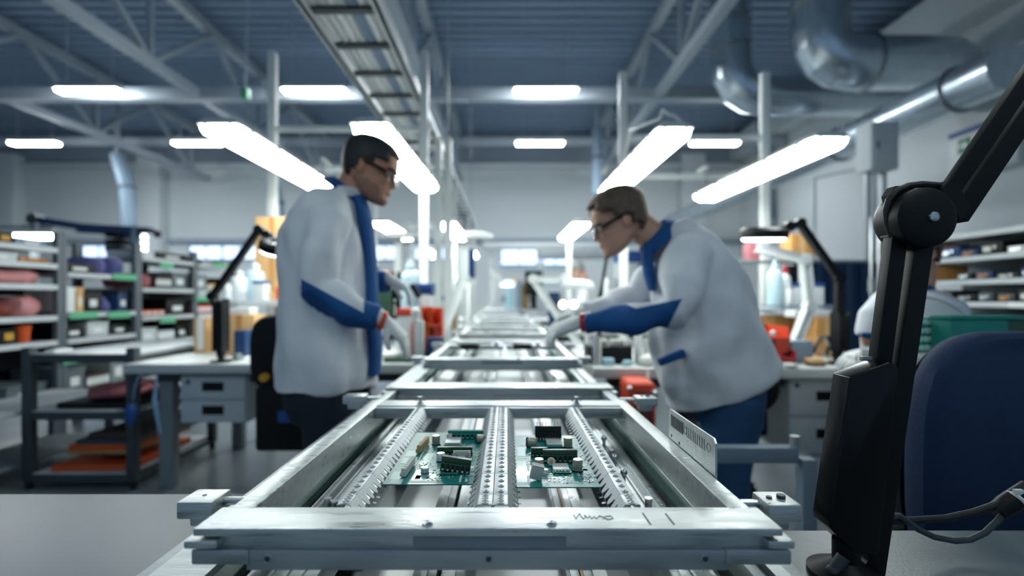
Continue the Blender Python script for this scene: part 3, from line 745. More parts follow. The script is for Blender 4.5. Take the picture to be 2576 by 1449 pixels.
# cables
m = MB(); m.tube([W(px, py, .69) for px, py in ((2238, 1312), (2300, 1309), (2380, 1304), (2450, 1289), (2500, 1272), (2540, 1254), (2600, 1226), (2680, 1200), (2760, 1210), (2830, 1400))], .0052, 10)
cb = t.part('power_cable', m, 'black_rubber')
m = MB(); m.tube([W(px, py, .685) for px, py in ((2248, 1298), (2262, 1297), (2282, 1310), (2310, 1332), (2350, 1351), (2400, 1361), (2440, 1358), (2478, 1340), (2510, 1310), (2538, 1272), (2570, 1242), (2610, 1225))], .0042, 10); t.part('thin_cable', m, 'dark_grey')
m = MB(); m.torus(W(2556, 1256, .688), .011, .003, (.8, 0, .6), 16, 6); c = W(2562, 1238, .683); m.box(c.x - .006, c.x + .006, c.y - .003, c.y + .003, c.z - .004, c.z + .004, .001); t.part('cable_tie', m, 'white_paint', cb)
m = MB(); m.lathe([(.012, -.03), (.014, -.01), (.012, .03)], W(2548, 1258, .69), (.75, 0, .55), 14); t.part('strain_relief', m, 'black', cb)

# ---------------------------------------------------------------- chairs
def superring(c, a, b, u, v, n=28, e=2.6):
    out = []
    for i in range(n):
        t_ = 2 * PI * i / n; ct, st = math.cos(t_), math.sin(t_)
        out.append(Vector(c) + Vector(u) * (math.copysign(abs(ct) ** (2 / e), ct) * a) + Vector(v) * (math.copysign(abs(st) ** (2 / e), st) * b))
    return out
def chair(label, x, y, zb, zt, hw, fabric, shell, face=1, zs=.48, seat_d=.42, dot=False, lever=True, e=3.0):
    """office chair: backrest centred at x, y; the seat lies on the +y side when face = 1"""
    t = T('office_chair', label, 'chair', (x, y + face * .2, 0), 'office chairs at the workstations')
    m = MB(); zc, hh = (zb + zt) / 2, (zt - zb) / 2; R = []
    for k, (s_, yy) in enumerate(((.90, -.035), (.985, -.022), (1, 0), (.985, .022), (.90, .035))):
        R.append([p + V(0, .05 * ((p.x - x) / hw) ** 2 * -face * -1, 0) for p in superring((x, y + yy, zc), hw * s_, hh * (s_ if s_ > .95 else .95), (1, 0, 0), (0, 0, 1), 40, e)])
    m.loft(R); t.part('backrest', m, fabric, ang=50)
    m = MB(); R = []
    for k, (s_, yy) in enumerate(((.86, 0), (.92, .012), (.80, .022))):
        R.append([p + V(0, .05 * ((p.x - x) / hw) ** 2 * face, 0) for p in superring((x, y - face * (.035 + yy), zc), hw * s_, hh * s_, (1, 0, 0), (0, 0, 1), 40, e)])
    m.loft(R); t.part('back_shell', m, shell, ang=50)
    m = MB(); ys = y + face * (.10 + seat_d / 2); R = [superring((x, ys, zs - .05 + dz), hw * s_ * 1.02, seat_d / 2 * s_, (1, 0, 0), (0, 1, 0), 32, 3.2) for s_, dz in ((.86, 0), (.97, .012), (1, .035), (.97, .06), (.86, .07))]
    m.loft(R); t.part('seat', m, fabric, ang=50)
    m = MB(); m.bar((x, y - face * .03, zb + .05), (x, y + face * .03, zs - .07), .06, .014, up=(0, 1, 0)); m.bar((x, y + face * .02, zs - .07), (x, ys, zs - .07), .06, .014); t.part('back_bracket', m, 'black')
    m = MB(); m.cyl((x, ys, .10), (x, ys, zs - .05), .026, 16); t.part('gas_column', m, 'black')
    m = MB()
    for k in range(5):
        a = 2 * PI * k / 5 + .4; m.bar((x, ys, .11), (x + .27 * math.cos(a), ys + .27 * math.sin(a), .075), .045, .03, bev=.006)
    t.part('star_base', m, 'black')
    for k in range(5):
        a = 2 * PI * k / 5 + .4; m = MB(); cx, cy = x + .27 * math.cos(a), ys + .27 * math.sin(a); m.cyl((cx - .02, cy, .03), (cx + .02, cy, .03), .03, 14); t.part('caster', m, 'black_rubber')
    return t, ys
t, _ = chair('blue fabric office chair at the right foreground table, behind the black lamp arm', 1.055, 1.0, .50, 1.052, .247, 'blue_fabric', 'black', -1, e=2.9)
# ---------------------------------------------------------------- people
HEAD = [(0.0, .16, .36, .09), (.03, .06, .40, .15), (.08, -.02, .415, .20), (.15, -.12, .405, .245), (.22, -.22, .40, .27), (.30, -.33, .405, .285), (.38, -.385, .40, .30), (.47, -.415, .375, .315), (.53, -.43, .385, .322), (.60, -.44, .405, .328), (.70, -.445, .395, .328), (.80, -.425, .355, .312), (.88, -.375, .285, .27), (.94, -.29, .20, .21), (.98, -.18, .09, .13), (1.0, -.08, -.02, .04)]
def head_ring(z, b, f, w_, hh, grow=0, n=36):
    mid = b + (f - b) * .42; out = []
    for k in range(n):
        a = 2 * PI * k / n; c, s_ = math.cos(a), math.sin(a)
        e = 2.0 if c < 0 else 2.25
        rx = (f - mid) if c > 0 else (mid - b)
        out.append(Vector((mid + math.copysign(abs(c) ** (2 / e), c) * (rx + grow), math.copysign(abs(s_) ** (2 / e), s_) * (w_ + grow), z)) * hh)
    return out
def head_rows(grow=0):
    rows = []
    for i in range(len(HEAD) - 1):
        for k in (0, .5):
            rows.append([HEAD[i][j] * (1 - k) + HEAD[i + 1][j] * k for j in range(4)])
    rows.append(list(HEAD[-1])); return rows
def xf(mb0, M, mb):
    """append transformed geometry of mb0 to mb"""
    me = bpy.data.meshes.new('tmp'); 
    for v in mb0.bm.verts: v.co = M @ v.co
    mb0.bm.to_mesh(me); mb0.bm.free(); mb.bm.from_mesh(me); bpy.data.meshes.remove(me)
def head_into(mb, M, hh):
    m = MB(); m.loft([head_ring(*r, hh) for r in head_rows()])
    # nose, brow, lips, chin, ears
    m.loft([[V(x, y, z) * hh for x, y, z in q] for q in (
        [(.36, -.02, .53), (.40, -.03, .53), (.415, 0, .53), (.40, .03, .53), (.36, .02, .53)],
        [(.34, -.045, .44), (.43, -.04, .43), (.455, 0, .43), (.43, .04, .43), (.34, .045, .44)],
        [(.34, -.075, .35), (.44, -.065, .335), (.505, 0, .345), (.44, .065, .335), (.34, .075, .35)],
        [(.34, -.06, .315), (.42, -.045, .305), (.465, 0, .31), (.42, .045, .305), (.34, .06, .315)])])
    m.ball(V(.375, 0, .575) * hh, (.05 * hh, .20 * hh, .035 * hh)); m.ball(V(.385, 0, .235) * hh, (.045 * hh, .10 * hh, .022 * hh)); m.ball(V(.37, 0, .19) * hh, (.045 * hh, .09 * hh, .024 * hh)); m.ball(V(.355, 0, .06) * hh, (.07 * hh, .10 * hh, .06 * hh))
    for s_ in (-1, 1):
        m.ball(V(.30, s_ * .17, .40) * hh, (.09 * hh, .09 * hh, .07 * hh))
        Me = Matrix.Translation(V(-.045, s_ * .325, .455) * hh) @ Matrix.Rotation(s_ * .35, 4, 'Z') @ Matrix.Rotation(-.2, 4, 'Y')
        e = MB(); e.ball((0, 0, 0), (.075 * hh, .032 * hh, .125 * hh), 14, 8); e.torus((0, s_ * .028 * hh, .01 * hh), .065 * hh, .018 * hh, (0, 1, 0), 16, 6); xf(e, Me, m)
    xf(m, M, mb)
def head_bits(t, body, M, hh, hair, hairline, glasses=True, stub=False, off=None):
    """hair, glasses, eyes and lips as children of the body"""
    def shell(name, grow, keep, m_, th=.010):
        m = MB(); m.loft([head_ring(*r, hh, grow) for r in head_rows()])
        bmesh.ops.delete(m.bm, geom=[f for f in m.bm.faces if not keep(f.calc_center_median() / hh)], context='FACES')
        for v in m.bm.verts:
            p = v.co; v.co = M @ (p * (1 + .010 * noise.noise(p * 60)))
        o = t.part(name, m, m_, body)
        sd = o.modifiers.new('thick', 'SOLIDIFY'); sd.thickness = th; sd.offset = -1
        return o
    shell('hair', .045, hairline, hair, .014)
    if stub: shell('beard_stubble', .010, lambda p: p.z < .30 - .25 * max(0, p.x - .1) and p.x > -.10 and not (p.x > .33 and p.z > .13), 'stubble', .004)
    for s_ in (-1, 1):
        m = MB(); m.ball(V(.345, s_ * .135, .475) * hh, .052 * hh, 12, 8); xx = MB(); xf(m, M, xx); e = t.part('eye', xx, 'eye', body)
        m = MB(); m.ball(V(.387, s_ * .135, .47) * hh, (.014 * hh, .026 * hh, .026 * hh), 10, 6); xx = MB(); xf(m, M, xx); t.part('iris', xx, 'chip_black', body)
        m = MB(); m.tube([V(.405, s_ * .07, .565) * hh, V(.40, s_ * .15, .585) * hh, V(.34, s_ * .22, .56) * hh], .018 * hh, 6); xx = MB(); xf(m, M, xx); t.part('eyebrow', xx, hair, body)
    m = MB(); m.ball(V(.405, 0, .215) * hh, (.03 * hh, .085 * hh, .026 * hh)); xx = MB(); xf(m, M, xx); t.part('lips', xx, 'lip', body)
    if glasses:
        m = MB()
        for s_ in (-1, 1):
            pts = [V(-.05, s_ * .352, .53), V(.12, s_ * .352, .525), V(.27, s_ * .342, .50), V(.34, s_ * .30, .49)]
            m.tube([p * hh for p in pts], [.016 * hh, .021 * hh, .028 * hh, .024 * hh], 8, flat=.9)
        m.tube([V(.36, -.29, .545) * hh, V(.45, -.15, .555) * hh, V(.462, 0, .545) * hh, V(.45, .15, .555) * hh, V(.36, .29, .545) * hh], .014 * hh, 8)
        xx = MB(); xf(m, M, xx); g = t.part('safety_glasses', xx, 'black', body)
        m = MB(); n = 16; A = [-1.15 + 2.3 * k / n for k in range(n + 1)]
        for (r0, r1) in ((0, 1),):
            rings = [[V(.13 + .335 * math.cos(a), .31 * math.sin(a) * 1.02, z) * hh for z in (.37 + .06 * abs(math.sin(a)), .54)] + [V(.137 + .345 * math.cos(a), .317 * math.sin(a) * 1.02, z) * hh for z in (.54, .37 + .06 * abs(math.sin(a)))] for a in A]
            m.loft(rings)
        xx = MB(); xf(m, M, xx); t.part('lens', xx, 'lens', body)
def glove(mb, wrist, hand, down, L=.18, curl=.9, thumb=1):
    """gloved hand: wrist point, pointing direction, palm-facing direction; five separate fingers"""
    w0 = Vector(wrist); u = Vector(hand).normalized(); dn = Vector(down); dn = (dn - u * dn.dot(u)).normalized(); s_ = u.cross(dn)
    k = L / .18
    R = []
    for q, a, b in ((-.055, .030, .028), (-.02, .031, .027), (.0, .030, .024), (.03, .038, .022), (.065, .044, .019), (.090, .042, .015)):
        R.append(superring(w0 + u * q * k, a * k, b * k, s_, dn, 16, 2.4))
    mb.loft(R)
    for i, (o_, ln, c0) in enumerate(((-.032, .070, .85), (-.0108, .080, 1.0), (.0108, .076, 1.1), (.031, .062, 1.25))):
        p = w0 + u * .08 * k + s_ * o_ * k; d_ = u.copy(); pts = [p]; ang = .2
        for j, f in enumerate((.42, .32, .26)):
            ang += curl * c0 * (.45 if j else .35)
            d_ = (u * math.cos(ang) + dn * math.sin(ang)); p = p + d_ * ln * f * k; pts.append(p)
        mb.tube(pts, [.0112 * k, .0108 * k, .0100 * k, .0085 * k], 10); mb.ball(pts[-1], .0088 * k, 8, 6)
    p = w0 + u * .022 * k - s_ * thumb * .034 * k + dn * .006 * k
    q = p + (u * .55 - s_ * thumb * .55 + dn * .5).normalized() * .040 * k; r_ = q + (u * .85 - s_ * thumb * .05 + dn * .5).normalized() * .032 * k
    mb.tube([p, q, r_], [.0145 * k, .0122 * k, .0095 * k], 10); mb.ball(r_, .0097 * k, 8, 6)
def ell(c, a, b, u, v, n=28, e=2.3): return superring(c, a, b, u, v, n, e)

def finish_cloth(t, parent, mb, name, m_, voxel, splits=(), fold=None, smooth=4, cuts=()):
    me = fuse(mb, name, voxel, smooth, fold)
    seam(me, cuts)
    outs = []
    for nm, keep, mm, ncol in splits:
        part, me = carve(me, keep, nm); outs.append((nm, part, mm))
    me.name = name
    for v in me.vertices: v.co -= t.loc
    o = add(name, me, m_, parent)
    for nm, part, mm in outs:
        for v in part.vertices: v.co -= t.loc
        add(nm, part, mm, o)
    return o

# ============ standing worker on the left, facing right
D1 = 1.90
def P1(px, py, w_=0): return W(px, py, D1 + w_)
S1 = D1 / F
t = T('person', 'standing person in a white coat with dark short hair, looking down at gloved hands', 'person', V(X(828, D1), D1, 0))
hh = .252; M1 = Matrix.Translation(P1(906, 500, 0)) @ Matrix.Rotation(math.radians(19), 4, 'Y')
b = MB(); head_into(b, M1, hh)
b.tube([P1(868, 520), P1(885, 470), P1(905, 430)], [.066, .060, .058], 20)
b.loft([ell(P1(u, v), a * S1, s_, (1, 0, 0), (0, 1, 0)) for u, v, a, s_ in ((832, 985, 66, .12), (832, 900, 78, .15), (832, 800, 78, .15), (832, 700, 84, .165), (832, 600, 84, .175), (836, 545, 70, .18), (850, 510, 50, .13), (866, 488, 34, .07))])
arms1 = [[(826, 552, -.160), (806, 640, -.205), (800, 724, -.215), (868, 776, -.205), (960, 806, -.180)], [(842, 548, .175), (850, 640, .21), (868, 705, .215), (940, 697, .20), (985, 706, .18)]]
for arm in arms1: b.tube([P1(*p) for p in arm], [.062, .052, .046, .038, .029], 14)
for w_, du in ((-.10, 0), (.10, 14)):
    b.tube([P1(828, 960, w_ * .8), P1(832 + du, 1205, w_), P1(815 + du, 1415, w_)], [.075, .060, .045], 16)
    b.tube([P1(808 + du, 1440, w_), P1(860 + du, 1447, w_)], [.04, .032], 12)
me = fuse(b, 'body', .0065, 5)
for v in me.vertices: v.co -= t.loc
body = add('body', me, 'skin', t.o)
head_bits(t, body, M1, hh, 'hair_dark', lambda p: p.z > (.80 if p.x > .30 else .66 if p.x > .12 else .57 if p.x > -.10 else .36 if p.x > -.22 else .20), True, True)
c = MB()
c.loft([ell(P1(u, v), a * S1, s_, (1, 0, 0), (0, 1, 0), 40, 2.4) for u, v, a, s_ in ((826, 972, 116, .20), (829, 940, 117, .205), (829, 900, 116, .205), (829, 820, 112, .20), (828, 720, 108, .205), (825, 640, 104, .215), (824, 590, 98, .218), (829, 550, 86, .215), (838, 520, 72, .19), (852, 498, 54, .14), (866, 482, 42, .095))])
for arm, r in zip(arms1, ([.066, .080, .073, .062, .057, .051, .046], [.07, .084, .076, .068, .06, .052, .048])):
    pts = [P1(848, 528, arm[0][2] * .62)] + [P1(*p) for p in arm]; pts.insert(5, pts[4].lerp(pts[5], .75)); pts = pts[:6] + [pts[5].lerp(pts[6], .6)]
    c.tube(pts, r, 20)
def arm_gap(p, pts, rs):
    """distance to the arm's axis in units of its radius there"""
    best = 9
    for a, b, r0, r1 in zip(pts, pts[1:], rs, rs[1:]):
        d = b - a; k = max(0, min(1, (p - a).dot(d) / d.length_squared)); best = min(best, (p - a - d * k).length / (r0 + (r1 - r0) * k))
    return best
def px_cut(fn, p, q):
    """seam plane through two points of the near sleeve and the eye"""
    a, b = fn(*p), fn(*q); e = V(0, 0, CZ); return (e, (a - e).cross(b - e).normalized())
def pxy(p, D): return VX + p.x * F / p.y, VY + (CZ - p.z) * F / p.y
def over(q, a, b): return (q[1] - a[1]) * (b[0] - a[0]) - (q[0] - a[0]) * (b[1] - a[1]) > 0     # below the line a-b
CUT1 = [px_cut(P1, (762, 704), (906, 782)), px_cut(P1, (914, 700), (916, 800)), px_cut(P1, (757, 700), (760, 800))]
A1 = [P1(*p) for p in arms1[0]]; R1_ = [.080, .073, .062, .057, .048]
def near1(p, n):
    q = pxy(p, D1)
    if p.y > D1 - .10 or not 690 < q[1] < 860 or arm_gap(p, A1, R1_) > (1.4 if q[0] > 880 else 1.16): return False
    if q[0] > 915: return True
    return q[0] > 757 and over(q, (762, 704), (906, 782)) and not (p.y > D1 - .19 and n.z < -.2 and q[0] < 850)
def far1(p, n):
    q = pxy(p, D1); return p.y > D1 + .10 and q[0] > 925 and 640 < q[1] < 780
coat = finish_cloth(t, body, c, 'coat', 'coat', .0065, [('sleeve_trim', near1, 'blue_cloth', 0), ('sleeve_trim', far1, 'blue_cloth', 0)], (.024, (12, 12, 6)), 7, CUT1)
# blue collar: a tilted folded band
def collar(t, parent, rows, m_='blue_cloth', n=32):
    m = MB(); m.loft([[r for r in row] for row in rows], False, True); return t.part('collar', m, m_, parent, ang=60)
def cring(fn, c0, a, b_, slope, rot=0, n=36):
    return [fn(c0[0], c0[1]) + V(a * math.cos(2 * PI * k / n), b_ * math.sin(2 * PI * k / n), -slope * math.cos(2 * PI * k / n)) for k in range(n)]
collar(t, coat, [cring(P1, (868, 489), .082, .128, .056), cring(P1, (872, 474), .062, .076, .046), cring(P1, (876, 470), .054, .068, .040), cring(P1, (872, 496), .056, .070, .045)])
m = MB(); fr = [(902, 498), (914, 530), (924, 575), (931, 640), (936, 720), (940, 800), (944, 870), (940, 940)]
m.tube([P1(u, v, -.03) for u, v in fr], [.024, .026, .024, .022, .021, .023, .026, .026], 12, flat=2.2, up=(0, 1, 0)); t.part('front_strip', m, 'blue_cloth', coat, ang=60)
g = MB(); glove(g, P1(972, 812, -.182), (.45, .05, -.42), (-.6, .1, -.5), .175, .7, 1); 
me = fuse(g, 'glove', .0042, 3, None); 
for v in me.vertices: v.co -= t.loc
add('glove', me, 'glove', body)
g = MB(); glove(g, P1(978, 703, .18), (.6, -.05, -.3), (-.3, -.1, -.6), .18, .8, -1)
me = fuse(g, 'glove', .0042, 3)
for v in me.vertices: v.co -= t.loc
add('glove', me, 'glove', body)
for p, q in (((958, 806, -.186), (968, 810, -.183)), ((968, 701, .19), (978, 703, .185))):
    m = MB(); m.tube([P1(*p), P1(*q)], [.037, .036], 14); t.part('wrist_band', m, 'orange_red', body)
c = MB(); c.loft([ell(P1(u, v), a * S1, s_, (1, 0, 0), (0, 1, 0)) for u, v, a, s_ in ((826, 935, 92, .17), (826, 970, 98, .18), (828, 1010, 98, .185), (828, 1050, 80, .16))])
for w_, du in ((-.10, 0), (.10, 14)): c.tube([P1(826, 940, w_ * .6), P1(828, 1000, w_ * .9), P1(832 + du, 1205, w_), P1(818 + du, 1420, w_)], [.10, .108, .088, .078], 18)
finish_cloth(t, body, c, 'trousers', 'navy', .01, (), (.008, (8, 8, 4)))
m = MB()
for w_, du in ((-.10, 0), (.10, 14)):
    m = MB(); m.tube([P1(790 + du, 1436, w_), P1(815 + du, 1432, w_), P1(870 + du, 1445, w_), P1(888 + du, 1448, w_)], [.035, .048, .040, .02], 14, flat=.8); m.box(X(785 + du, D1), X(892 + du, D1), D1 + w_ - .04, D1 + w_ + .04, .002, .02, .008); t.part('shoe', m, 'black', body)

# ============ bent-over worker on the right, facing left
D2 = 1.95
def P2(px, py, w_=0): return W(px, py, D2 + w_)
S2 = D2 / F
t = T('person', 'person in a white coat and blue jeans bending over the line with outstretched arms', 'person', V(X(1820, D2), D2, 0))
hh = .25; M2 = Matrix.Translation(P2(1583, 628, 0)) @ Matrix.Rotation(PI, 4, 'Z') @ Matrix.Rotation(math.radians(22), 4, 'Y')
b = MB(); head_into(b, M2, hh)
b.tube([P2(1668, 620), P2(1635, 590), P2(1600, 560)], [.070, .062, .060], 20)
def sp(back, front, side, k=1.0):
    a, f = P2(*back), P2(*front); c_ = (a + f) / 2; u = (a - f) / 2
    return [c_ + p for p in [q for q in superring((0, 0, 0), u.length * k, side, u.normalized(), (0, 1, 0), 40, 2.35)]]
tr = [((1915, 960), (1765, 1000), .14), ((1920, 880), (1700, 960), .155), ((1895, 800), (1672, 890), .165), ((1855, 725), (1665, 800), .165), ((1812, 655), (1665, 730), .17), ((1752, 592), (1665, 665), .165), ((1705, 572), (1655, 625), .12), ((1675, 572), (1640, 612), .065)]
b.loft([sp(*r, .86) for r in tr])
arms2 = [[(1735, 645, -.17), (1712, 715, -.215), (1692, 786, -.225), (1580, 806, -.20), (1462, 812, -.15)], [(1700, 640, .17), (1650, 700, .21), (1600, 752, .21), (1530, 775, .17), (1462, 792, .12)]]
for arm in arms2: b.tube([P2(*p) for p in arm], [.062, .052, .046, .038, .030], 14)
legs2 = [[(1842, 1010, -.085), (1826, 1200, -.09), (1832, 1425, -.10)], [(1832, 1010, .085), (1798, 1200, .09), (1795, 1425, .10)]]
for leg in legs2:
    b.tube([P2(*p) for p in leg], [.095, .064, .046], 16); x, y, w_ = leg[-1]; b.tube([P2(x + 10, y - 3, w_), P2(x - 50, y + 4, w_)], [.04, .03], 12)
me = fuse(b, 'body', .0065, 5)
for v in me.vertices: v.co -= t.loc
body = add('body', me, 'skin_pale', t.o)
head_bits(t, body, M2, hh, 'hair_brown', lambda p: p.z > (.82 if p.x > .28 else .68 if p.x > .10 else .56 if p.x > -.12 else .38 if p.x > -.24 else .22), True, False)
c = MB()
ct = [((1946, 912), (1698, 1032), .205), ((1940, 900), (1688, 1006), .210), ((1922, 860), (1668, 965), .212), ((1896, 800), (1650, 875), .212), ((1868, 725), (1645, 795), .21), ((1825, 650), (1646, 722), .215), ((1765, 588), (1650, 662), .205), ((1712, 560), (1645, 622), .15), ((1678, 558), (1636, 604), .085)]
c.loft([sp(*r) for r in ct])
for arm, r in zip(arms2, ([.072, .088, .082, .069, .057, .049, .044], [.07, .086, .080, .072, .062, .052, .048])):
    pts = [P2(arm[0][0] - 12, arm[0][1] - 28, arm[0][2] * .6)] + [P2(*p) for p in arm]; pts.insert(5, pts[4].lerp(pts[5], .6)); pts = pts[:6] + [pts[5].lerp(pts[6], .75)]
    c.tube(pts, r, 20)
CUT2 = [px_cut(P2, (1722, 750), (1600, 776)), px_cut(P2, (1600, 776), (1560, 758)), px_cut(P2, (1560, 758), (1462, 783)), px_cut(P2, (1722, 740), (1686, 812))]
A2 = [P2(*p) for p in arms2[0]]; R2_ = [.088, .082, .071, .058, .047]
def sleeve2(p, n):
    q = pxy(p, D2)
    if q[0] > 1735 or p.y > D2 - .06 or arm_gap(p, A2, R2_) > (1.5 if q[0] < 1640 else 1.18): return False
    if not over(q, (1722, 740), (1686, 812)): return False
    lo = 750 + (1722 - q[0]) * 26 / 122 if q[0] > 1600 else 776 - (1600 - q[0]) * .45 if q[0] > 1560 else 758 + (1560 - q[0]) * 25 / 98
    return q[1] > lo
coat = finish_cloth(t, body, c, 'coat', 'coat', .0065, [('sleeve_trim', sleeve2, 'blue_cloth', 0)], (.026, (10, 11, 7)), 7, CUT2)
# collar: band round the bent neck
ax = (P2(1600, 555) - P2(1668, 612)).normalized(); fw = V(0, 1, 0).cross(ax).normalized()
def nring(px, py, a, b_): return [P2(px, py) + fw * a * math.cos(2 * PI * k / 36) + V(0, 1, 0) * b_ * math.sin(2 * PI * k / 36) for k in range(36)]
collar(t, coat, [nring(1664, 606, .100, .120), nring(1644, 590, .085, .082), nring(1640, 587, .075, .073), nring(1662, 604, .070, .080)])
m = MB(); fr = [(1632, 610), (1628, 650), (1632, 690), (1640, 730)]
m.tube([P2(u, v, -.03) for u, v in fr], [.02, .022, .020, .014], 12, flat=2.0, up=(0, 1, 0)); t.part('front_strip', m, 'blue_cloth', coat, ang=60)
m = MB(); q = [(1658, 905), (1722, 879), (1728, 898), (1664, 922)]
pl = [P2(u, v, -.188 + .028 * (k in (0, 3))) for k, (u, v) in enumerate(q)]
# pocket trim lies on the near flank of the coat
m.loft([pl, [v + V(0, .035, 0) for v in pl]]); m._bev(list(m.bm.verts), .004); t.part('pocket_trim', m, 'blue_cloth', coat)
for arm, hnd, dn, th in ((P2(1455, 812, -.148), (-.75, .12, -.25), (.1, .3, -.8), 1), (P2(1452, 794, .118), (-.8, -.1, -.2), (.1, -.2, -.8), -1)):
    g = MB(); glove(g, arm, hnd, dn, .185, .85, th); me = fuse(g, 'glove', .0042, 3)
    for v in me.vertices: v.co -= t.loc
    add('glove', me, 'glove', body)
for p, q in (((1474, 811, -.155), (1462, 812, -.15)),):
    m = MB(); m.tube([P2(*p), P2(*q)], [.037, .036], 14); t.part('wrist_band', m, 'cap_red', body)
c = MB(); c.loft([sp(*r, .95) for r in (((1905, 900), (1715, 975), .17), ((1912, 940), (1722, 1015), .18), ((1908, 990), (1735, 1040), .18), ((1895, 1040), (1748, 1060), .17))])
for leg in legs2:
    pts = [P2(*p) for p in leg]; c.tube([P2(leg[0][0] - 22, 925, leg[0][2] * .5)] + pts, [.105, .118, .086, .072], 18)
finish_cloth(t, body, c, 'jeans', 'jeans', .01, (), (.010, (9, 9, 6)))
for x, y, w_ in (legs2[0][-1], legs2[1][-1]):
    m = MB(); m.tube([P2(x + 28, 1432, w_), P2(x, 1430, w_), P2(x - 58, 1443, w_), P2(x - 76, 1446, w_)], [.035, .046, .038, .02], 14, flat=.8); m.box(X(x - 78, D2), X(x + 30, D2), D2 + w_ - .04, D2 + w_ + .04, .002, .02, .008); t.part('shoe', m, 'black', body)

# ============ seated worker half hidden behind the lamp arm on the right, facing left-away
D3 = 2.15
def P3(px, py, w_=0): return W(px, py, D3 + w_)
t = T('person', 'seated person in white coat and white gloves, mostly hidden behind the black lamp arm', 'person', V(X(2290, D3), D3, 0))
hh = .24; M3 = Matrix.Translation(P3(2302, 700, 0)) @ Matrix.Rotation(PI + .45, 4, 'Z') @ Matrix.Rotation(math.radians(18), 4, 'Y')
b = MB(); head_into(b, M3, hh); b.tube([P3(2308, 735), P3(2312, 700), P3(2316, 660)], [.062, .058, .056], 18)
b.loft([ell(P3(u, v), a, s_, (1, 0, 0), (0, 1, 0)) for u, v, a, s_ in ((2310, 1010, .13, .15), (2310, 900, .12, .15), (2306, 800, .13, .17), (2302, 755, .12, .165), (2300, 735, .07, .09))])
arms3 = [[(2285, 770, -.16), (2222, 835, -.21), (2198, 850, -.24), (2188, 872, -.27)], [(2310, 770, .16), (2260, 860, .20), (2200, 880, .15), (2150, 900, .08)]]
arms3 = [[(2290, 775, -.16), (2236, 770, -.23), (2205, 800, -.25), (2190, 850, -.24), (2188, 872, -.22)], [(2310, 775, .16), (2270, 830, .22), (2230, 870, .18), (2195, 885, .12), (2180, 890, .1)]]
for arm in arms3: b.tube([P3(*p) for p in arm], [.058, .050, .044, .036, .03], 14)
for w_ in (-.1, .1): b.tube([P3(2310, 1010, w_ * .8), P3(2290, 1040, w_ + .24), P3(2290, 1345, w_ + .22)], [.085, .065, .045], 14)
me = fuse(b, 'body', .008, 4)
for v in me.vertices: v.co -= t.loc
body = add('body', me, 'skin_pale', t.o)
head_bits(t, body, M3, hh, 'hair_brown', lambda p: p.z > (.80 if p.x > .28 else .58 if p.x > -.1 else .25), False)
c = MB(); c.loft([ell(P3(u, v), a, s_, (1, 0, 0), (0, 1, 0), 32) for u, v, a, s_ in ((2312, 1020, .17, .19), (2310, 920, .155, .185), (2306, 820, .16, .20), (2302, 765, .145, .19), (2300, 740, .10, .12), (2300, 728, .075, .08))])
for arm in arms3: c.tube([P3(*p) for p in arm[:4]], [.078, .074, .066, .054], 16)
def cuff3(p, n): q_, r_ = pxy(p, D3); return q_ < 2232 and 838 < r_ and p.y < D3
finish_cloth(t, body, c, 'coat', 'coat', .010, [('cuff', cuff3, 'blue_cloth', 0)], (.008, (8, 8, 6)))
m = MB(); m.loft([[P3(2299, 740) + V(.082 * math.cos(a), .086 * math.sin(a), 0) for a in [2 * PI * k / 24 for k in range(24)]], [P3(2297, 718) + V(.066 * math.cos(a), .066 * math.sin(a), 0) for a in [2 * PI * k / 24 for k in range(24)]], [P3(2297, 718) + V(.06 * math.cos(a), .06 * math.sin(a), 0) for a in [2 * PI * k / 24 for k in range(24)]], [P3(2299, 742) + V(.07 * math.cos(a), .075 * math.sin(a), 0) for a in [2 * PI * k / 24 for k in range(24)]]], False, True); t.part('collar', m, 'blue_cloth', body)
for p, dv, th in ((P3(2187, 872, -.23), (-.05, -.1, -.8), 1), (P3(2178, 890, .1), (-.8, -.2, -.2), -1)):
    g = MB(); glove(g, p, dv, (.6, .3, -.2), .18, .9, th); me = fuse(g, 'glove', .005, 3)
    for v in me.vertices: v.co -= t.loc
    add('glove', me, 'glove', body)
c = MB()
for w_ in (-.1, .1): c.tube([P3(2312, 1005, w_), P3(2300, 1020, w_ + .13), P3(2290, 1040, w_ + .25), P3(2290, 1100, w_ + .26), P3(2290, 1350, w_ + .22)], [.115, .105, .09, .085, .07], 16)
finish_cloth(t, body, c, 'trousers', 'navy', .012)
# stool under the seated worker
sx = X(2310, D3)
t = T('work_stool', 'dark work stool under the seated person behind the lamp arm', 'stool', (sx, D3, 0))
zs = Z(1010, D3) - .19
m = MB(); m.lathe([(.17, 0), (.19, .012), (.19, .05), (.17, .062)], (sx, D3, zs - .06), n=28); t.part('seat', m, 'black_fabric')
m = MB(); m.cyl((sx, D3, .09), (sx, D3, zs - .055), .025); t.part('gas_column', m, 'black')
m = MB()
for k in range(5): a = 2 * PI * k / 5; m.bar((sx, D3, .07), (sx + .15 * math.cos(a), D3 + .15 * math.sin(a), .02), .04, .035)
t.part('star_base', m, 'black')

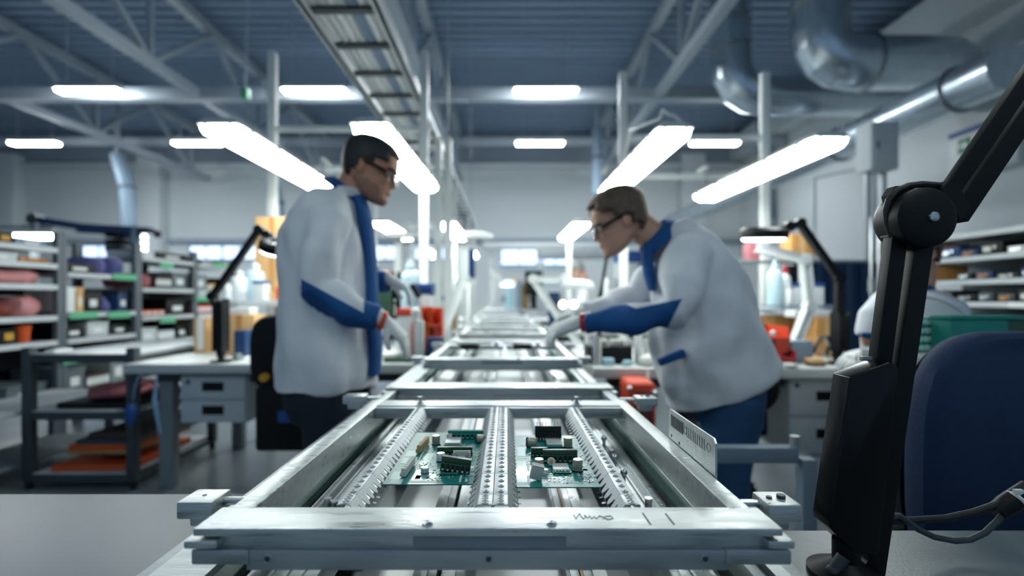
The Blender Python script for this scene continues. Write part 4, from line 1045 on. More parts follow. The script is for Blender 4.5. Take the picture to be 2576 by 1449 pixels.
# ============ far standing worker behind the line, grey hair
D4 = 7.1
def P4(px, py, w_=0): return W(px, py, D4 + w_)
t = T('person', 'distant grey-haired person in a white coat standing near the line end', 'person', V(X(1475, D4), D4, 0))
hh = .25; M4 = Matrix.Translation(P4(1458, 697, 0)) @ Matrix.Rotation(PI, 4, 'Z') @ Matrix.Rotation(math.radians(25), 4, 'Y')
b = MB(); head_into(b, M4, hh); b.tube([P4(1472, 712), P4(1466, 696), P4(1462, 680)], [.065, .06, .06], 16)
b.loft([ell(P4(u, v), a, s_, (1, 0, 0), (0, 1, 0)) for u, v, a, s_ in ((1478, 800, .12, .16), (1478, 745, .12, .16), (1476, 718, .10, .16), (1473, 706, .06, .08))])
arms4 = [[(1474, 722, -.17), (1470, 755, -.2), (1450, 768, -.2), (1428, 768, -.12)], [(1474, 722, .17), (1470, 755, .2), (1450, 768, .2), (1428, 768, .12)]]
for arm in arms4: b.tube([P4(*p) for p in arm], [.06, .05, .04, .03], 12); b.ball(P4(*arm[-1]) + V(-.06, 0, 0), (.08, .04, .02))
for w_ in (-.1, .1): b.tube([P4(1478, 795, w_), P4(1476, 870, w_), P4(1478, 950, w_)], [.09, .06, .045], 12)
me = fuse(b, 'body', .010, 4)
for v in me.vertices: v.co -= t.loc
body = add('body', me, 'skin_pale', t.o)
head_bits(t, body, M4, hh, 'hair_grey', lambda p: p.z > (.80 if p.x > .28 else .58 if p.x > -.1 else .25), False)
c = MB(); c.loft([ell(P4(u, v), a, s_, (1, 0, 0), (0, 1, 0), 28) for u, v, a, s_ in ((1478, 815, .19, .2), (1478, 770, .165, .2), (1477, 730, .15, .2), (1475, 715, .12, .18), (1472, 706, .08, .09))])
for arm in arms4: c.tube([P4(*p) for p in arm], [.08, .072, .06, .045], 14)
finish_cloth(t, body, c, 'coat', 'coat', .014, (), (.008, (8, 8, 6)))
c = MB()
for w_ in (-.1, .1): c.tube([P4(1478, 795, w_), P4(1477, 870, w_), P4(1479, 955, w_)], [.115, .085, .075], 14)
finish_cloth(t, body, c, 'trousers', 'navy', .016)
# ---------------------------------------------------------------- lamp gantries and bench lamps
def bench_lamp(label, x0, x1, y0, y1, z, zbar, wdt=.20, ys=None, mm='lamp', grp='bench lamps above the workstations'):
    t = T('bench_lamp', label, 'lamp', ((x0 + x1) / 2, (y0 + y1) / 2, z - .05), grp)
    a, b = V(x0, y0, z), V(x1, y1, z); u = (b - a).normalized(); s_ = V(u.y, -u.x, 0)
    def sec(p, pts): return [p + s_ * q + V(0, 0, h) for q, h in pts]
    w2 = wdt / 2
    low = [(-w2, 0), (-w2 * .93, -.035), (-w2 * .62, -.052), (w2 * .62, -.052), (w2 * .93, -.035), (w2, 0)]
    top = [(-w2 * 1.04, 0), (-w2 * .9, .024), (-w2 * .5, .05), (w2 * .5, .05), (w2 * .9, .024), (w2 * 1.04, 0)]
    m = MB(); m.loft([sec(a + u * .012 - u * .0, [(q * .9, h * .7) for q, h in low]), sec(a + u * .05, low), sec(b - u * .05, low), sec(b - u * .012, [(q * .9, h * .7) for q, h in low])]); t.part('diffuser', m, mm)
    m = MB(); m.loft([sec(a, [(q * .93, h * .6) for q, h in top]), sec(a + u * .06, top), sec(b - u * .06, top), sec(b, [(q * .93, h * .6) for q, h in top])]); t.part('housing', m, 'lamp_house')
    L = (b - a).length
    if 1 < y0 < 5:
        sp_ = [(a + u * (.12 + (L - .24) * k / 4) + s_ * sg * w2 * 1.03, .008, .012) for k in range(5) for sg in (-1, 1)] + [(a + s_ * sg * wdt + u * .008, .005, .006) for sg in (-.3, .3)]
        for p, q, r in sp_: m = MB(); m.box(p.x - q, p.x + q, p.y - r, p.y + r, z - .022, z + .012, .002); t.part('clip', m, 'alu_dark')
    m = MB()
    for k in ([(q - y0) / (y1 - y0) for q in ys] if ys else (.34, .9)):
        p = a.lerp(b, k); m.bar(p + V(0, 0, .045), V(p.x, p.y, zbar), .012, .012, up=(0, 1, 0))
    t.part('hanger', m, 'alu_dull')
    return t
def gantry(label, xa, xb, y, zb, zt, zbar, ext=.95):
    t = T('lamp_gantry', label, 'lamp gantry', ((xa + xb) / 2, y, zb), 'white lamp gantries standing on the benches')
    for x in (xa, xb):
        m = MB(); m.box(x - .026, x + .026, y - .026, y + .026, zb, zt, .004)
        for sg in (-1, 1): m.box(x + sg * .026 - .0015, x + sg * .026 + .0015, y - .008, y + .008, zb + .02, zt - .02)
        o = t.part('post', m, 'post_white')
        m = MB(); m.box(x - .06, x + .06, y - .06, y + .06, zb, zb + .012, .002); t.part('foot_plate', m, 'grey_paint', o)
        m = MB(); m.bar((x, y + .02, zbar), (x, y + ext, zbar), .03, .04); t.part('side_arm', m, 'post_white')
    for yy in (y, y + ext): m = MB(); m.bar((xa - .12, yy, zbar), (xb + .12, yy, zbar), .035, .04); t.part('cross_bar', m, 'post_white')
    return t
def rear_gantry(label, xa, xb, y, zt, bars, lamps=()):
    """two floor posts behind the bench; lamps are cantilevered from the bars"""
    t = T('lamp_gantry', label, 'lamp gantry', ((xa + xb) / 2, y, 0), 'white lamp gantries behind the benches')
    for x in (xa, xb):
        m = MB(); m.box(x - .032, x + .032, y - .03, y + .03, .012, zt, .004)
        for sg in (-1, 1): m.box(x + sg * .032 - .0015, x + sg * .032 + .0015, y - .008, y + .008, .02, zt - .02)
        o = t.part('post', m, 'post_white')
        m = MB(); m.box(x - .07, x + .07, y - .07, y + .07, 0, .012, .002); t.part('foot_plate', m, 'grey_paint', o)
    for z in bars: m = MB(); m.box(xa - .02, xb + .05, y + .03, y + .07, z - .022, z + .022, .003); t.part('cross_bar', m, 'post_white')
    for x in lamps: m = MB(); m.bar((x, y + .03, bars[-1] + .03), (x, y - .14, bars[-1] + .03), .03, .03); t.part('lamp_bracket', m, 'post_white')
    return t
rear_gantry('white post gantry behind the left bench, flanking the standing worker', -1.911, -.672, 3.90, 3.13, (2.52, 2.188), (-1.458, -.645))
rear_gantry('white post gantry behind the right bench, flanking the bent worker\'s head', .977, 2.165, 4.0, 3.01, (2.483, 2.153), (.816, 1.624))
bench_lamp('long glowing bench lamp crossing the leftmost white post', -1.476, -1.457, 2.43, 3.82, 2.01, 2.201, .215, (3.78,))
bench_lamp('long glowing bench lamp behind the standing worker\'s head', -.700, -.640, 2.42, 3.82, 2.01, 2.201, .20, (3.78,))
l3 = bench_lamp('long glowing bench lamp with a looped cable, above the bent worker\'s head', .840, .815, 2.36, 3.80, 1.965, 2.166, .18, (3.77,))
bench_lamp('long glowing bench lamp crossing the rightmost white post', 1.690, 1.622, 2.47, 3.92, 1.955, 2.166, .20, (3.88,))
m = MB(); m.tube([W(px, py, d) for px, py, d in ((1725, 318, 2.42), (1700, 292, 2.44), (1680, 285, 2.46), (1668, 275, 2.5), (1658, 300, 2.55), (1625, 312, 2.65), (1585, 330, 3.2), (1572, 400, 3.7), (1577, 480, 3.92))], .009, 8); l3.part('cord', m, 'white_paint')
# second and third stations
rear_gantry('white post gantry behind the second left bench', -1.90, -.86, 6.86, 2.55, (2.16,), (-1.41, -.66))
rear_gantry('white post gantry behind the second right bench, left of the distant person', .90, 2.1, 6.86, 2.12, (2.09,), (.84,))
for x0, x1, y0, w_ in ((-1.43, -1.41, 5.38, 'left of the ladder-sided tray post'), (-.68, -.66, 5.42, 'just right of the ladder-sided tray post'), (.86, .84, 5.45, 'near the distant grey-haired person')):
    bench_lamp('foreshortened glowing second-row bench lamp ' + w_, x0, x1, y0, y0 + 1.35, 1.98, 2.104 if x0 > 0 else 2.174, .20, (y0 + 1.31,))
for x, w_ in ((-1.42, 'left'), (-.66, 'right')):
    bench_lamp('small distant glowing bench lamp of the third station, %s of its pair' % w_, x, x, 8.2, 9.5, 1.96, 2.133, .2, (9.45,))
rear_gantry('distant white post gantry behind the third left bench', -1.90, -.86, 9.58, 2.5, (2.12,), (-1.42, -.66))
# lamps just behind and above the camera light the foreground frame the same way
for x, w_ in ((-.68, 'left'), (.83, 'right')):
    bench_lamp('glowing bench lamp above the foreground frame, %s of the line' % w_, x, x, -.15, 1.22, 1.99, 2.114, .2, (.10, 1.0), mm='lamp_soft')
gantry('white post gantry standing on the two foreground tables', -1.46, 1.60, .10, .75, 2.3, 2.135, .9)
# tray support posts
t = T('tray_support', 'tall white support post with ladder rungs under the cable tray', 'post', (-.66, 4.9, 0))
for x in (-.70, -.60):
    m = MB(); m.box(x - .035, x + .035, 4.86, 4.94, 0, 2.765, .004); t.part('post', m, 'post_white')
m = MB(); m.box(-.90, -.86, 4.88, 4.92, 0, 2.765, .003); t.part('thin_post', m, 'post_white')
for z in (1.55, 1.9, 2.2): m = MB(); m.bar((-.88, 4.9, z), (-.66, 4.9, z), .03, .03); t.part('rung', m, 'post_white')
m = MB(); m.bar((-.88, 4.9, 2.6), (-.70, 4.9, 2.15), .03, .03, up=(0, 1, 0)); t.part('brace', m, 'post_white')
for y in (6.9, 9.4, 11.0):
    m = MB(); m.box(-.78, -.72, y, y + .06, 0, 2.765, .004); one('tray_support', 'plain white post under the cable tray, %s' % {6.9: 'behind the ladder-sided one', 9.4: 'next to the third station', 11.0: 'farthest down the hall'}[y], 'post', m, 'post_white')

# ---------------------------------------------------------------- benches
def drawers(t, x0, x1, y0, z0, z1, n, mt='shelf_white'):
    m = MB(); m.box(x0, x1, y0 + .01, y0 + .5, z0, z1, .004); body = t.part('drawer_unit', m, mt)
    hgt = (z1 - z0) / n
    for k in range(n):
        m = MB(); m.box(x0 + .004, x1 - .004, y0 - .006, y0 + .012, z0 + hgt * k + .004, z0 + hgt * (k + 1) - .004, .003); d_ = t.part('drawer', m, mt)
        m = MB(); xc, zc = (x0 + x1) / 2, z0 + hgt * (k + .55); m.box(xc - .062, xc + .062, y0 - .009, y0 - .004, zc - .026, zc + .026, .006); t.part('handle', m, 'black', d_)
    m = MB(); m.cyl((x0 + .045, y0 - .008, z1 - .035), (x0 + .045, y0, z1 - .035), .014, 12); t.part('lock', m, 'dark_grey', body)
def bench(label, x0, x1, y0, y1, dr=None, legx=None, n=2):
    t = T('workbench', label, 'workbench', ((x0 + x1) / 2, (y0 + y1) / 2, 0), 'workbenches beside the line')
    m = MB(); m.box(x0, x1, y0, y1, .695, .75, .006); t.part('worktop', m, 'bench_top')
    m = MB(); m.box(x0 + .1, x1 - .1, y0 + .12, y0 + .17, .63, .695); m.box(x0 + .1, x1 - .1, y1 - .17, y1 - .12, .63, .695); t.part('under_frame', m, 'dark_grey')
    for x in legx or (x0 + .12, x1 - .12):
        m = MB(); m.box(x - .04, x + .04, y0 + .12, y0 + .18, 0, .64, .004); t.part('leg', m, 'grey_paint')
        m = MB(); m.box(x - .04, x + .04, y1 - .18, y1 - .12, 0, .64, .004); t.part('leg', m, 'grey_paint')
        m = MB(); m.box(x - .03, x + .03, y0 + .18, y1 - .18, .32, .37, .003); t.part('foot_bar', m, 'grey_paint')
    if dr: drawers(t, *dr)
    return t
bench('grey workbench behind the standing worker, with two drawers and a clear left end', -2.15, -.50, 2.68, 3.72, (-1.877, -1.50, 2.75, .40, .672, 2), (-2.0, -.62))
bench('grey workbench behind the bent-over worker, with drawers at its right end', .46, 2.32, 2.52, 3.62, (1.535, 1.96, 2.60, .27, .68, 2), (.50, 2.2))
bench('second workbench on the left of the line, half hidden by clutter', -2.0, -.50, 5.4, 6.5)
bench('second workbench on the right of the line, in front of the distant person', .46, 2.0, 5.3, 6.2)
bench('third workbench on the left of the line, far away', -2.0, -.50, 8.2, 9.3)
bench('third workbench on the right of the line, far away', .46, 2.2, 8.2, 9.3)

# black chairs
t, _ = chair('black office chair behind the standing worker, backrest toward the camera', -1.05, 2.34, Z(985, 2.34), Z(790, 2.34), .225, 'black_fabric', 'black', 1, .46, .36, e=3.6)
m = MB(); m.cyl((X(664, 2.28), 2.27, Z(950, 2.28)), (X(664, 2.28), 2.30, Z(950, 2.28)), .02, 14); t.part('orange_knob', m, 'yellow_strip')
m = MB(); m.box(X(702, 2.3), X(742, 2.3), 2.28, 2.31, Z(1062, 2.3), Z(1032, 2.3), .008); t.part('blue_lever', m, 'bin_blue')
m = MB(); m.box(X(636, 2.3), X(765, 2.3), 2.31, 2.36, Z(1140, 2.3), Z(975, 2.3), .03); t.part('mechanism_cover', m, 'black')
t, _ = chair('black office chair behind the bent-over worker, mostly hidden by the coat', 1.13, 2.30, Z(1040, 2.3), Z(850, 2.3), .205, 'black_fabric', 'black', 1, .46, .36, e=3.0)
m = MB(); m.box(X(1885, 2.24), X(1925, 2.24), 2.24, 2.27, Z(1082, 2.24), Z(1058, 2.24), .008); t.part('blue_lever', m, 'bin_blue')
m = MB(); m.box(X(1850, 2.24), X(1955, 2.24), 2.31, 2.36, Z(1110, 2.24), Z(1030, 2.24), .02); t.part('mechanism_cover', m, 'black')

# ---------------------------------------------------------------- small lamps
def ring_lamp(label, head, tilt, pts, w_, base, headr=.115, col='black', arm2=None, glow='ring_glow', box=None):
    """magnifier lamp: ring head on a jointed arm; pts = arm joints from base up"""
    t = T('magnifier_lamp', label, 'lamp', base, None)
    m = MB(); m.lathe([(.055, 0), (.055, .012), (.02, .02), (.014, .05)], base, n=20); t.part('base', m, col)
    P_ = [Vector(base) + V(0, 0, .04)] + [Vector(p) for p in pts]
    for a, b_ in zip(P_, P_[1:]):
        m = MB(); m.bar(a, b_, w_, w_ * .8, up=(0, 1, 0), bev=w_ * .12); t.part('arm', m, col)
    for p in P_[1:]:
        m = MB(); m.cyl(p + V(0, -.02, 0), p + V(0, .02, 0), w_ * .8, 14); t.part('joint', m, col)
    h = Vector(head); n = Vector(tilt).normalized()
    m = MB(); m.lathe([(headr * .55, -.002), (headr * .55, -.018), (headr * .98, -.018), (headr, .0), (headr * .98, .026), (headr * .80, .042), (headr * .55, .042)], h, n, 30, False); m.bar(P_[-1], h + (P_[-1] - h).normalized() * headr * .9 + V(0, 0, .01), .02, .02); hd = t.part('lamp_head', m, col)
    m = MB(); m.torus(h - n * .016, headr * .76, .016, n, 30, 8); t.part('glow_ring', m, glow, hd)
    m = MB(); m.lathe([(headr * .56, 0), (headr * .4, .006), (.001, .008)], h, n, 24); t.part('lens', m, 'lens', hd)
    if box:
        a, b_ = Vector(box[0]), Vector(box[1]); m = MB(); m.bar(a, b_, .055, .06, up=(0, 1, 0), bev=.01); t.part('spring_box', m, col)
    return t
d = 2.75
ring_lamp('black magnifier lamp on the left bench, its lit ring tilted beside the white post', W(690, 622, d), (.35, -.35, .9), [W(556, 800, d), W(535, 745, d), W(652, 578, d), W(672, 592, d)], .034, V(X(556, d), d, .75), .085, 'black', box=(W(556, 880, d), W(556, 756, d)))
d = 2.66
ring_lamp('black magnifier lamp on the right bench with a glowing flat ring head', W(1921, 592, d), (0, -.10, 1), [W(2108, 830, d), W(2110, 700, d), W(2012, 562, d), W(1985, 570, d)], .036, V(X(2106, d), d, .75), .125, 'black', box=(W(2112, 880, d - .02), W(2112, 790, d - .02)))
def swing(label, d, base, pts, head=None, w_=.045, col='white_paint', glow=False):
    t = T('swing_arm_lamp', label, 'lamp', base)
    m = MB(); m.lathe([(.06, 0), (.06, .015), (.02, .03)], base, n=18); t.part('base', m, col)
    P_ = [Vector(base) + V(0, 0, .02)] + [W(px, py, d) for px, py in pts]
    for a, b_ in zip(P_, P_[1:]): m = MB(); m.bar(a, b_, w_, w_ * .8, up=(0, 1, 0), bev=w_ * .2); t.part('arm', m, col)
    for p in P_[1:-1]: m = MB(); m.cyl(p + V(0, -.03, 0), p + V(0, .03, 0), w_ * .7, 12); t.part('joint', m, col)
    if head:
        c = W(head[0], head[1], d); m = MB(); m.lathe([(head[2] * .4, .03), (head[2], .01), (head[2] * 1.03, -.02), (head[2] * .9, -.03)], c, (0, -.1, 1), 24); h_ = t.part('lamp_head', m, col)
        if glow: m = MB(); m.lathe([(head[2] * .85, -.031), (head[2] * .85, -.036)], c, (0, -.1, 1), 24); t.part('glow_disc', m, 'ring_glow', h_)
    return t
swing('white swing-arm lamp with a thick folded arm on the right bench, below the ring lamp', 2.85, V(X(2004, 2.85), 2.85, .75), [(1998, 868), (2036, 772), (2024, 652), (1905, 624)], None, .048)
swing('white swing-arm lamp leaning over the middle of the line', 3.48, V(X(1400, 3.48) + .18, 3.48, .75), [(1420, 820), (1340, 702), (1420, 700), (1440, 708)], (1452, 714, .12), .05)
swing('white swing-arm lamp on the left side of the line, in front of the blue panel', 3.62, V(X(1155, 3.62) - .22, 3.62, .75), [(1112, 838), (1166, 700), (1166, 610)], (1190, 592, .15), .07)
swing('white overhead lamp shade left of the tall post', 4.6, V(X(1010, 4.6), 4.6, 0), [(1005, 900), (1002, 700), (1003, 600)], (1008, 592, .2), .06)
swing('white lamp with a glowing disc over the far middle of the line', 6.2, V(X(1235, 6.2) - .38, 6.2, .75), [(1236, 760), (1240, 690), (1262, 705)], (1276, 712, .11), .06, glow=True)

# ---------------------------------------------------------------- shelf trolley front left
t = T('shelf_trolley', 'dark-framed three-tier shelf trolley at the left, in front of the tall racks', 'trolley', (-2.55, 3.1, 0))
xa, xb, ya, yb = -2.80, -2.19, 2.80, 3.55
for x in (xa, xb):
    for y in (ya, yb):
        m = MB(); m.box(x - .025, x + .025, y - .025, y + .025, .05, .83 if x > -2.5 or y < 3 else .80, .004); t.part('post', m, 'dark_grey')
        m = MB(); m.cyl((x, y, 0), (x, y, .05), .02, 10); t.part('foot', m, 'black_rubber')
for z, mm in ((.775, 'shelf_white'), (.44, 'shelf_white'), (.075, 'shelf_white')):
    m = MB(); m.box(xa + .026, xb - .026, ya - .01, yb + .01, z, z + .02, .003); o = t.part('shelf', m, mm)
    m = MB(); m.box(xa + .026, xb - .026, ya - .02, ya - .012, z - .03, z + .015); m.box(xb - .012, xb + .01, ya + .03, yb - .03, z - .03, z + .0); m.box(xa - .01, xa + .012, ya + .03, yb - .03, z - .03, z); t.part('shelf_rail', m, 'dark_grey', o)
def slab(name, label, cat, x0, x1, y0, y1, z0, z1, m_, bev=.004, rz=0, grp=None, taper=1):
    m = MB(); M = None
    c = V((x0 + x1) / 2, (y0 + y1) / 2, z0)
    M = Matrix.Translation(c) @ Matrix.Rotation(rz, 4, 'Z')
    m.box(-(x1 - x0) / 2, (x1 - x0) / 2, -(y1 - y0) / 2, (y1 - y0) / 2, 0, z1 - z0, bev, M)
    for v in m.bm.verts: v.co.z += .0015
    return one(name, label, cat, m, m_, grp)
z = .095
slab('folder', 'orange folder lying at the bottom of the left trolley stack', 'folder', -2.70, -2.24, 2.82, 3.40, z, z + .035, 'orange', rz=.05); z += .035
m = MB(); m.ball((-2.42, 2.98, z + .03), (.09, .07, .03), 16, 8); one('pouch', 'crumpled grey pouch between the orange folders on the left trolley', 'pouch', m, 'brown_board')
slab('folder', 'yellow-edged orange folder in the middle of the left trolley stack', 'folder', -2.62, -2.24, 2.84, 3.38, z + .061, z + .085, 'card', rz=-.03); z += .085
slab('folder', 'thick orange folder above the pouch on the left trolley', 'folder', -2.60, -2.24, 2.83, 3.42, z, z + .035, 'orange', rz=.02); z += .035
slab('backing_board', 'dark brown board lying second from the top of the left trolley stack', 'board', -2.56, -2.23, 2.83, 3.40, z, z + .028, 'dark_grey', rz=.04); z += .028
slab('backing_board', 'brown board lying on top of the left trolley stack', 'board', -2.50, -2.23, 2.86, 3.48, z, z + .03, 'brown_board', rz=-.05)
z = .46
slab('tray', 'flat black tray on the middle shelf of the left trolley', 'tray', -2.68, -2.25, 2.84, 3.40, z, z + .035, 'black', rz=.02); z += .035
def bag(label, x0, x1, y0, y1, z0, z1, m_, seed=0, name='bag', cat='bag'):
    m = MB(); rx, ry, rz = (x1 - x0) / 2, (y1 - y0) / 2, (z1 - z0) / 2; c = V((x0 + x1) / 2, (y0 + y1) / 2, z0 + rz)
    m.ball(c, (rx, ry, rz), 24, 14)
    for v in m.bm.verts:
        p = v.co - c; k = 1 + .28 * noise.noise(v.co * 14 + V(seed, 0, 0)); v.co = c + V(p.x * k, p.y * k, max(-rz, p.z * (1.3 if p.z < 0 else k)))
    return one(name, label, cat, m, m_)
bag('pink antistatic bag on the black tray of the left trolley', -2.62, -2.24, 2.86, 3.3, z, z + .09, 'pink_dull', 3)
slab('paper_stack', 'white sheets at the left end of the trolley\'s top shelf', 'paper', -2.74, -2.68, 2.83, 2.95, .795, .81, 'paper')
# blue cloth tied to the bench leg, at the trolley
bag('bunched blue cloth hanging from the left bench corner', -2.13, -2.06, 2.63, 2.69, .42, .54, 'bin_blue', 5, 'cloth', 'cloth')
m = MB(); m.tube([(-2.06, 2.67, .69), (-2.07, 2.65, .60), (-2.08, 2.66, .55)], .005, 8); m.tube([(-1.95, 2.66, .69), (-1.955, 2.65, .55), (-1.93, 2.66, .36)], [.006, .018, .012], 8, flat=.5); one('hanging_strap', 'pair of blue straps hanging down the left bench leg', 'strap', m, 'strap_blue')

# ---------------------------------------------------------------- tall racks on the left
XF, XB2 = -3.38, -3.92
racks = {'near': (2.83, 3.61, (1.49, 1.37, 1.215, .985, .80, .36)), 'second': (3.61, 4.36, (1.315, 1.0, .80, .37)), 'third': (4.36, 5.16, (1.50, 1.21, .945, .70, .37)), 'fourth': (5.16, 5.95, (1.49, 1.20, .945, .66, .37))}
REND = {'near': 'nearest', 'second': 'second', 'third': 'third', 'fourth': 'farthest'}
zs_all = {}
for nm, (a, b, zz) in racks.items():
    t = T('storage_rack', {'near': 'nearest grey storage rack at the left edge, loaded with pink antistatic bags', 'second': 'second grey storage rack from the left edge, loaded with purple bags', 'third': 'third grey storage rack from the left edge, behind the shelf trolley', 'fourth': 'farthest grey storage rack, behind the black magnifier arm'}[nm], 'rack', ((XF + XB2) / 2, (a + b) / 2, 0), 'storage racks on the left')
    for x in (XF, XB2):
        for y in ((a + .02, b - .02)):
            m = MB(); m.box(x - .02, x + .02, y - .018, y + .018, 0, 1.62, .003); t.part('upright', m, 'rack_grey')
    for z in zz:
        m = MB(); m.box(XB2 + .02, XF - .02, a + .005, b - .005, z - .022, z, .002); o = t.part('shelf', m, 'rack_shelf')
        m = MB(); m.box(XF - .018, XF + .026, a + .042, b - .042, z - .034, z + .004, .003); t.part('shelf_lip', m, 'shelf_white', o)
    m = MB(); m.box(XB2 + .0, XB2 + .012, a + .04, b - .04, .2, 1.56 if nm == 'near' else 1.2); t.part('back_panel', m, 'black_rubber')  # added dark sheet that makes the rack interior look darker
    zs_all[nm] = zz
def tag_on(px, py, w_, h_, label):
    x = XF + .034; d = x * F / (px - VX); z = Z(py, d); m = MB(); m.box(x - .004, x + .002, d - w_ / 2, d + w_ / 2, z - h_ / 2, z + h_ / 2, .001); one('shelf_label', label, 'label', m, 'tag_green', 'green shelf labels')
for px, py, w_, lab in ((315, 697, .26, 'green label at the far end of the second rack\'s top shelf'), (420, 668, .19, 'green label on the third rack\'s top shelf'), (553, 667, .24, 'green label on the farthest rack\'s top shelf'), (212, 793, .25, 'left green label on the second rack\'s middle shelf'), (301, 792, .24, 'right green label on the second rack\'s middle shelf'), (423, 805, .22, 'green label on the third rack\'s middle shelf'), (512, 752, .24, 'green label on the farthest rack\'s middle shelf'), (194, 905, .24, 'green label below the trolley top, on the second rack'), (466, 876, .14, 'small green label low on the third rack')):
    tag_on(px, py, w_, .055, lab)
ORD = ['top', 'second', 'third', 'fourth', 'fifth', 'bottom']
NOUN = {'box': ('storage_box', 'box'), 'bag': ('antistatic_bag', 'bag'), 'tray': ('parts_tray', 'tray'), 'case': ('instrument_case', 'case'), 'stack': ('paper_stack', 'paper'), 'reel': ('tape_reel', 'reel'), 'pot': ('cup', 'cup')}
def rack_items(nm, k, items):
    a, b, zz = racks[nm]; z = zz[k] + .0065
    n = len(items); k_ord = ORD[k]
    pos = ['near end', 'second place', 'middle', 'fourth place', 'far end', 'very far end']
    for i, (kind, col, cname, f0, f1, h, dep) in enumerate(items):
        y0, y1 = a + .06 + (b - a - .12) * f0, a + .06 + (b - a - .12) * f1
        name, cat = NOUN[kind]; where = {0: 'nearest', n - 1: 'farthest'}.get(i, 'number %d' % (i + 1)) if n > 1 else 'alone'
        where = ('at the near end' if i == 0 else 'at the far end' if i == n - 1 else 'in the middle' if n == 3 else 'in place %d from the near end' % (i + 1)) if n > 1 else 'by itself'
        lab = '%s %s %s of the %s shelf, %s left rack' % (cname, {'pot': 'cup', 'stack': 'sheet stack', 'reel': 'reel', 'case': 'case'}.get(kind, kind), where, k_ord, REND[nm])
        x1 = XF - .03; x0 = x1 - dep; m = MB(); grp = name.replace('_', ' ') + 's on the left storage racks'
        if kind == 'bag':
            c = V((x0 + x1) / 2, (y0 + y1) / 2, z + h / 2); m.ball(c, (dep / 2, (y1 - y0) / 2, h / 2), 20, 12)
            for v in m.bm.verts:
                p = v.co - c; q = 1 + .22 * noise.noise(v.co * 12); v.co = c + V(p.x * q, math.copysign(min(abs(p.y) * 1.35, (y1 - y0) / 2), p.y), max(-h / 2, min(p.z * 1.5, h / 2) * (q if p.z > 0 else 1.3)))
            one(name, lab, cat, m, col, grp)
        elif kind == 'reel':
            m.lathe([(h / 2, 0), (h / 2, .004), (h * .2, .004), (h * .2, .03), (h / 2, .03), (h / 2, .034)], (x1 - h / 2, (y0 + y1) / 2 - .017, z + h / 2), (0, 1, 0), 24); one(name, lab, cat, m, col, grp)
        elif kind == 'pot':
            r_ = (y1 - y0) / 2; m.lathe([(r_ * .8, 0), (r_, h), (r_ * .9, h), (r_ * .72, .006)], (x1 - r_, (y0 + y1) / 2, z), n=18); one(name, lab, cat, m, col, grp)
        elif kind == 'tray':
            t = T(name, lab, cat, ((x0 + x1) / 2, (y0 + y1) / 2, z), grp); m.box(x0, x1, y0, y1, z, z + .006); m.box(x0, x0 + .006, y0, y1, z, z + h); m.box(x1 - .006, x1, y0, y1, z, z + h); m.box(x0, x1, y0, y0 + .006, z, z + h); m.box(x0, x1, y1 - .006, y1, z, z + h); t.part('tray_body', m, col)
            m = MB(); nn = 4
            for j in range(nn): yy = y0 + (y1 - y0) * (j + .5) / nn; m.box(x0 + .02, x1 - .02, yy - (y1 - y0) / nn * .3, yy + (y1 - y0) / nn * .3, z + .006, z + h * .8, .003)
            t.part('contents', m, {'black': 'dark_grey'}.get(col, col))
            m = MB()
            for j in range(nn): yy = y0 + (y1 - y0) * (j + .5) / nn; m.box(x1, x1 + .0015, yy - .03, yy + .03, z + h * .25, z + h * .75)
            t.part('sticker', m, 'yellow_strip' if i % 2 == 0 and nm == 'near' else 'paper')
        else:
            t = T(name, lab, cat, ((x0 + x1) / 2, (y0 + y1) / 2, z), grp); m.box(x0, x1, y0, y1, z, z + h * .84, .004); t.part('box_body', m, col)
            m = MB(); m.box(x0 - .003, x1 + .003, y0 - .003, y1 + .003, z + h * .84, z + h, .003); t.part('lid', m, col)
            m = MB(); yc = (y0 + y1) / 2; m.box(x1 + .0, x1 + .0015, yc - (y1 - y0) * .22, yc + (y1 - y0) * .22, z + h * .25, z + h * .6); t.part('sticker', m, 'paper')
# kind, colour, colour word, from, to, height, depth
rack_items('near', 0, [('tray', 'black', 'black yellow-tagged', 0, .62, .07, .4), ('case', 'grey_blue', 'grey-blue', .64, 1, .05, .38)])
rack_items('near', 1, [('box', 'pale_blue', 'pale blue', 0, .3, .08, .3), ('box', 'shelf_white', 'white', .32, .66, .06, .32), ('tray', 'orange', 'orange', .68, 1, .03, .35)])
rack_items('near', 2, [('bag', 'pink', 'pink', 0, .46, .085, .4), ('bag', 'pink', 'pale pink', .47, 1, .11, .42)])
rack_items('near', 3, [('bag', 'pink', 'pink', 0, .3, .12, .4), ('bag', 'red_brown', 'reddish-brown', .31, .7, .10, .42), ('bag', 'pink', 'drooping pink', .72, 1, .14, .42)])
rack_items('near', 4, [('tray', 'black', 'long black', 0, .66, .10, .42), ('pot', 'orange', 'orange', .70, .86, .12, .2)])
rack_items('near', 5, [('tray', 'grey_paint', 'flat grey', 0, .5, .05, .42), ('box', 'rack_grey', 'dark grey', .55, .98, .14, .4)])
rack_items('second', 0, [('case', 'black', 'flat black', 0, .46, .075, .45), ('bag', 'purple', 'purple', .48, .72, .14, .4), ('bag', 'purple', 'folded purple', .74, 1, .16, .4)])
rack_items('second', 1, [('stack', 'paper', 'white', 0, .16, .20, .3), ('case', 'card_pale', 'tan', .18, .28, .2, .3), ('case', 'black', 'black', .30, .55, .17, .4), ('bag', 'purple', 'purple', .56, .80, .12, .4), ('box', 'dark_blue', 'dark blue', .82, 1, .16, .35)])
rack_items('second', 2, [('case', 'black', 'black', 0, .3, .09, .42), ('box', 'shelf_white', 'grey-white', .34, .66, .12, .4), ('case', 'black_rubber', 'black', .70, 1, .08, .42)])
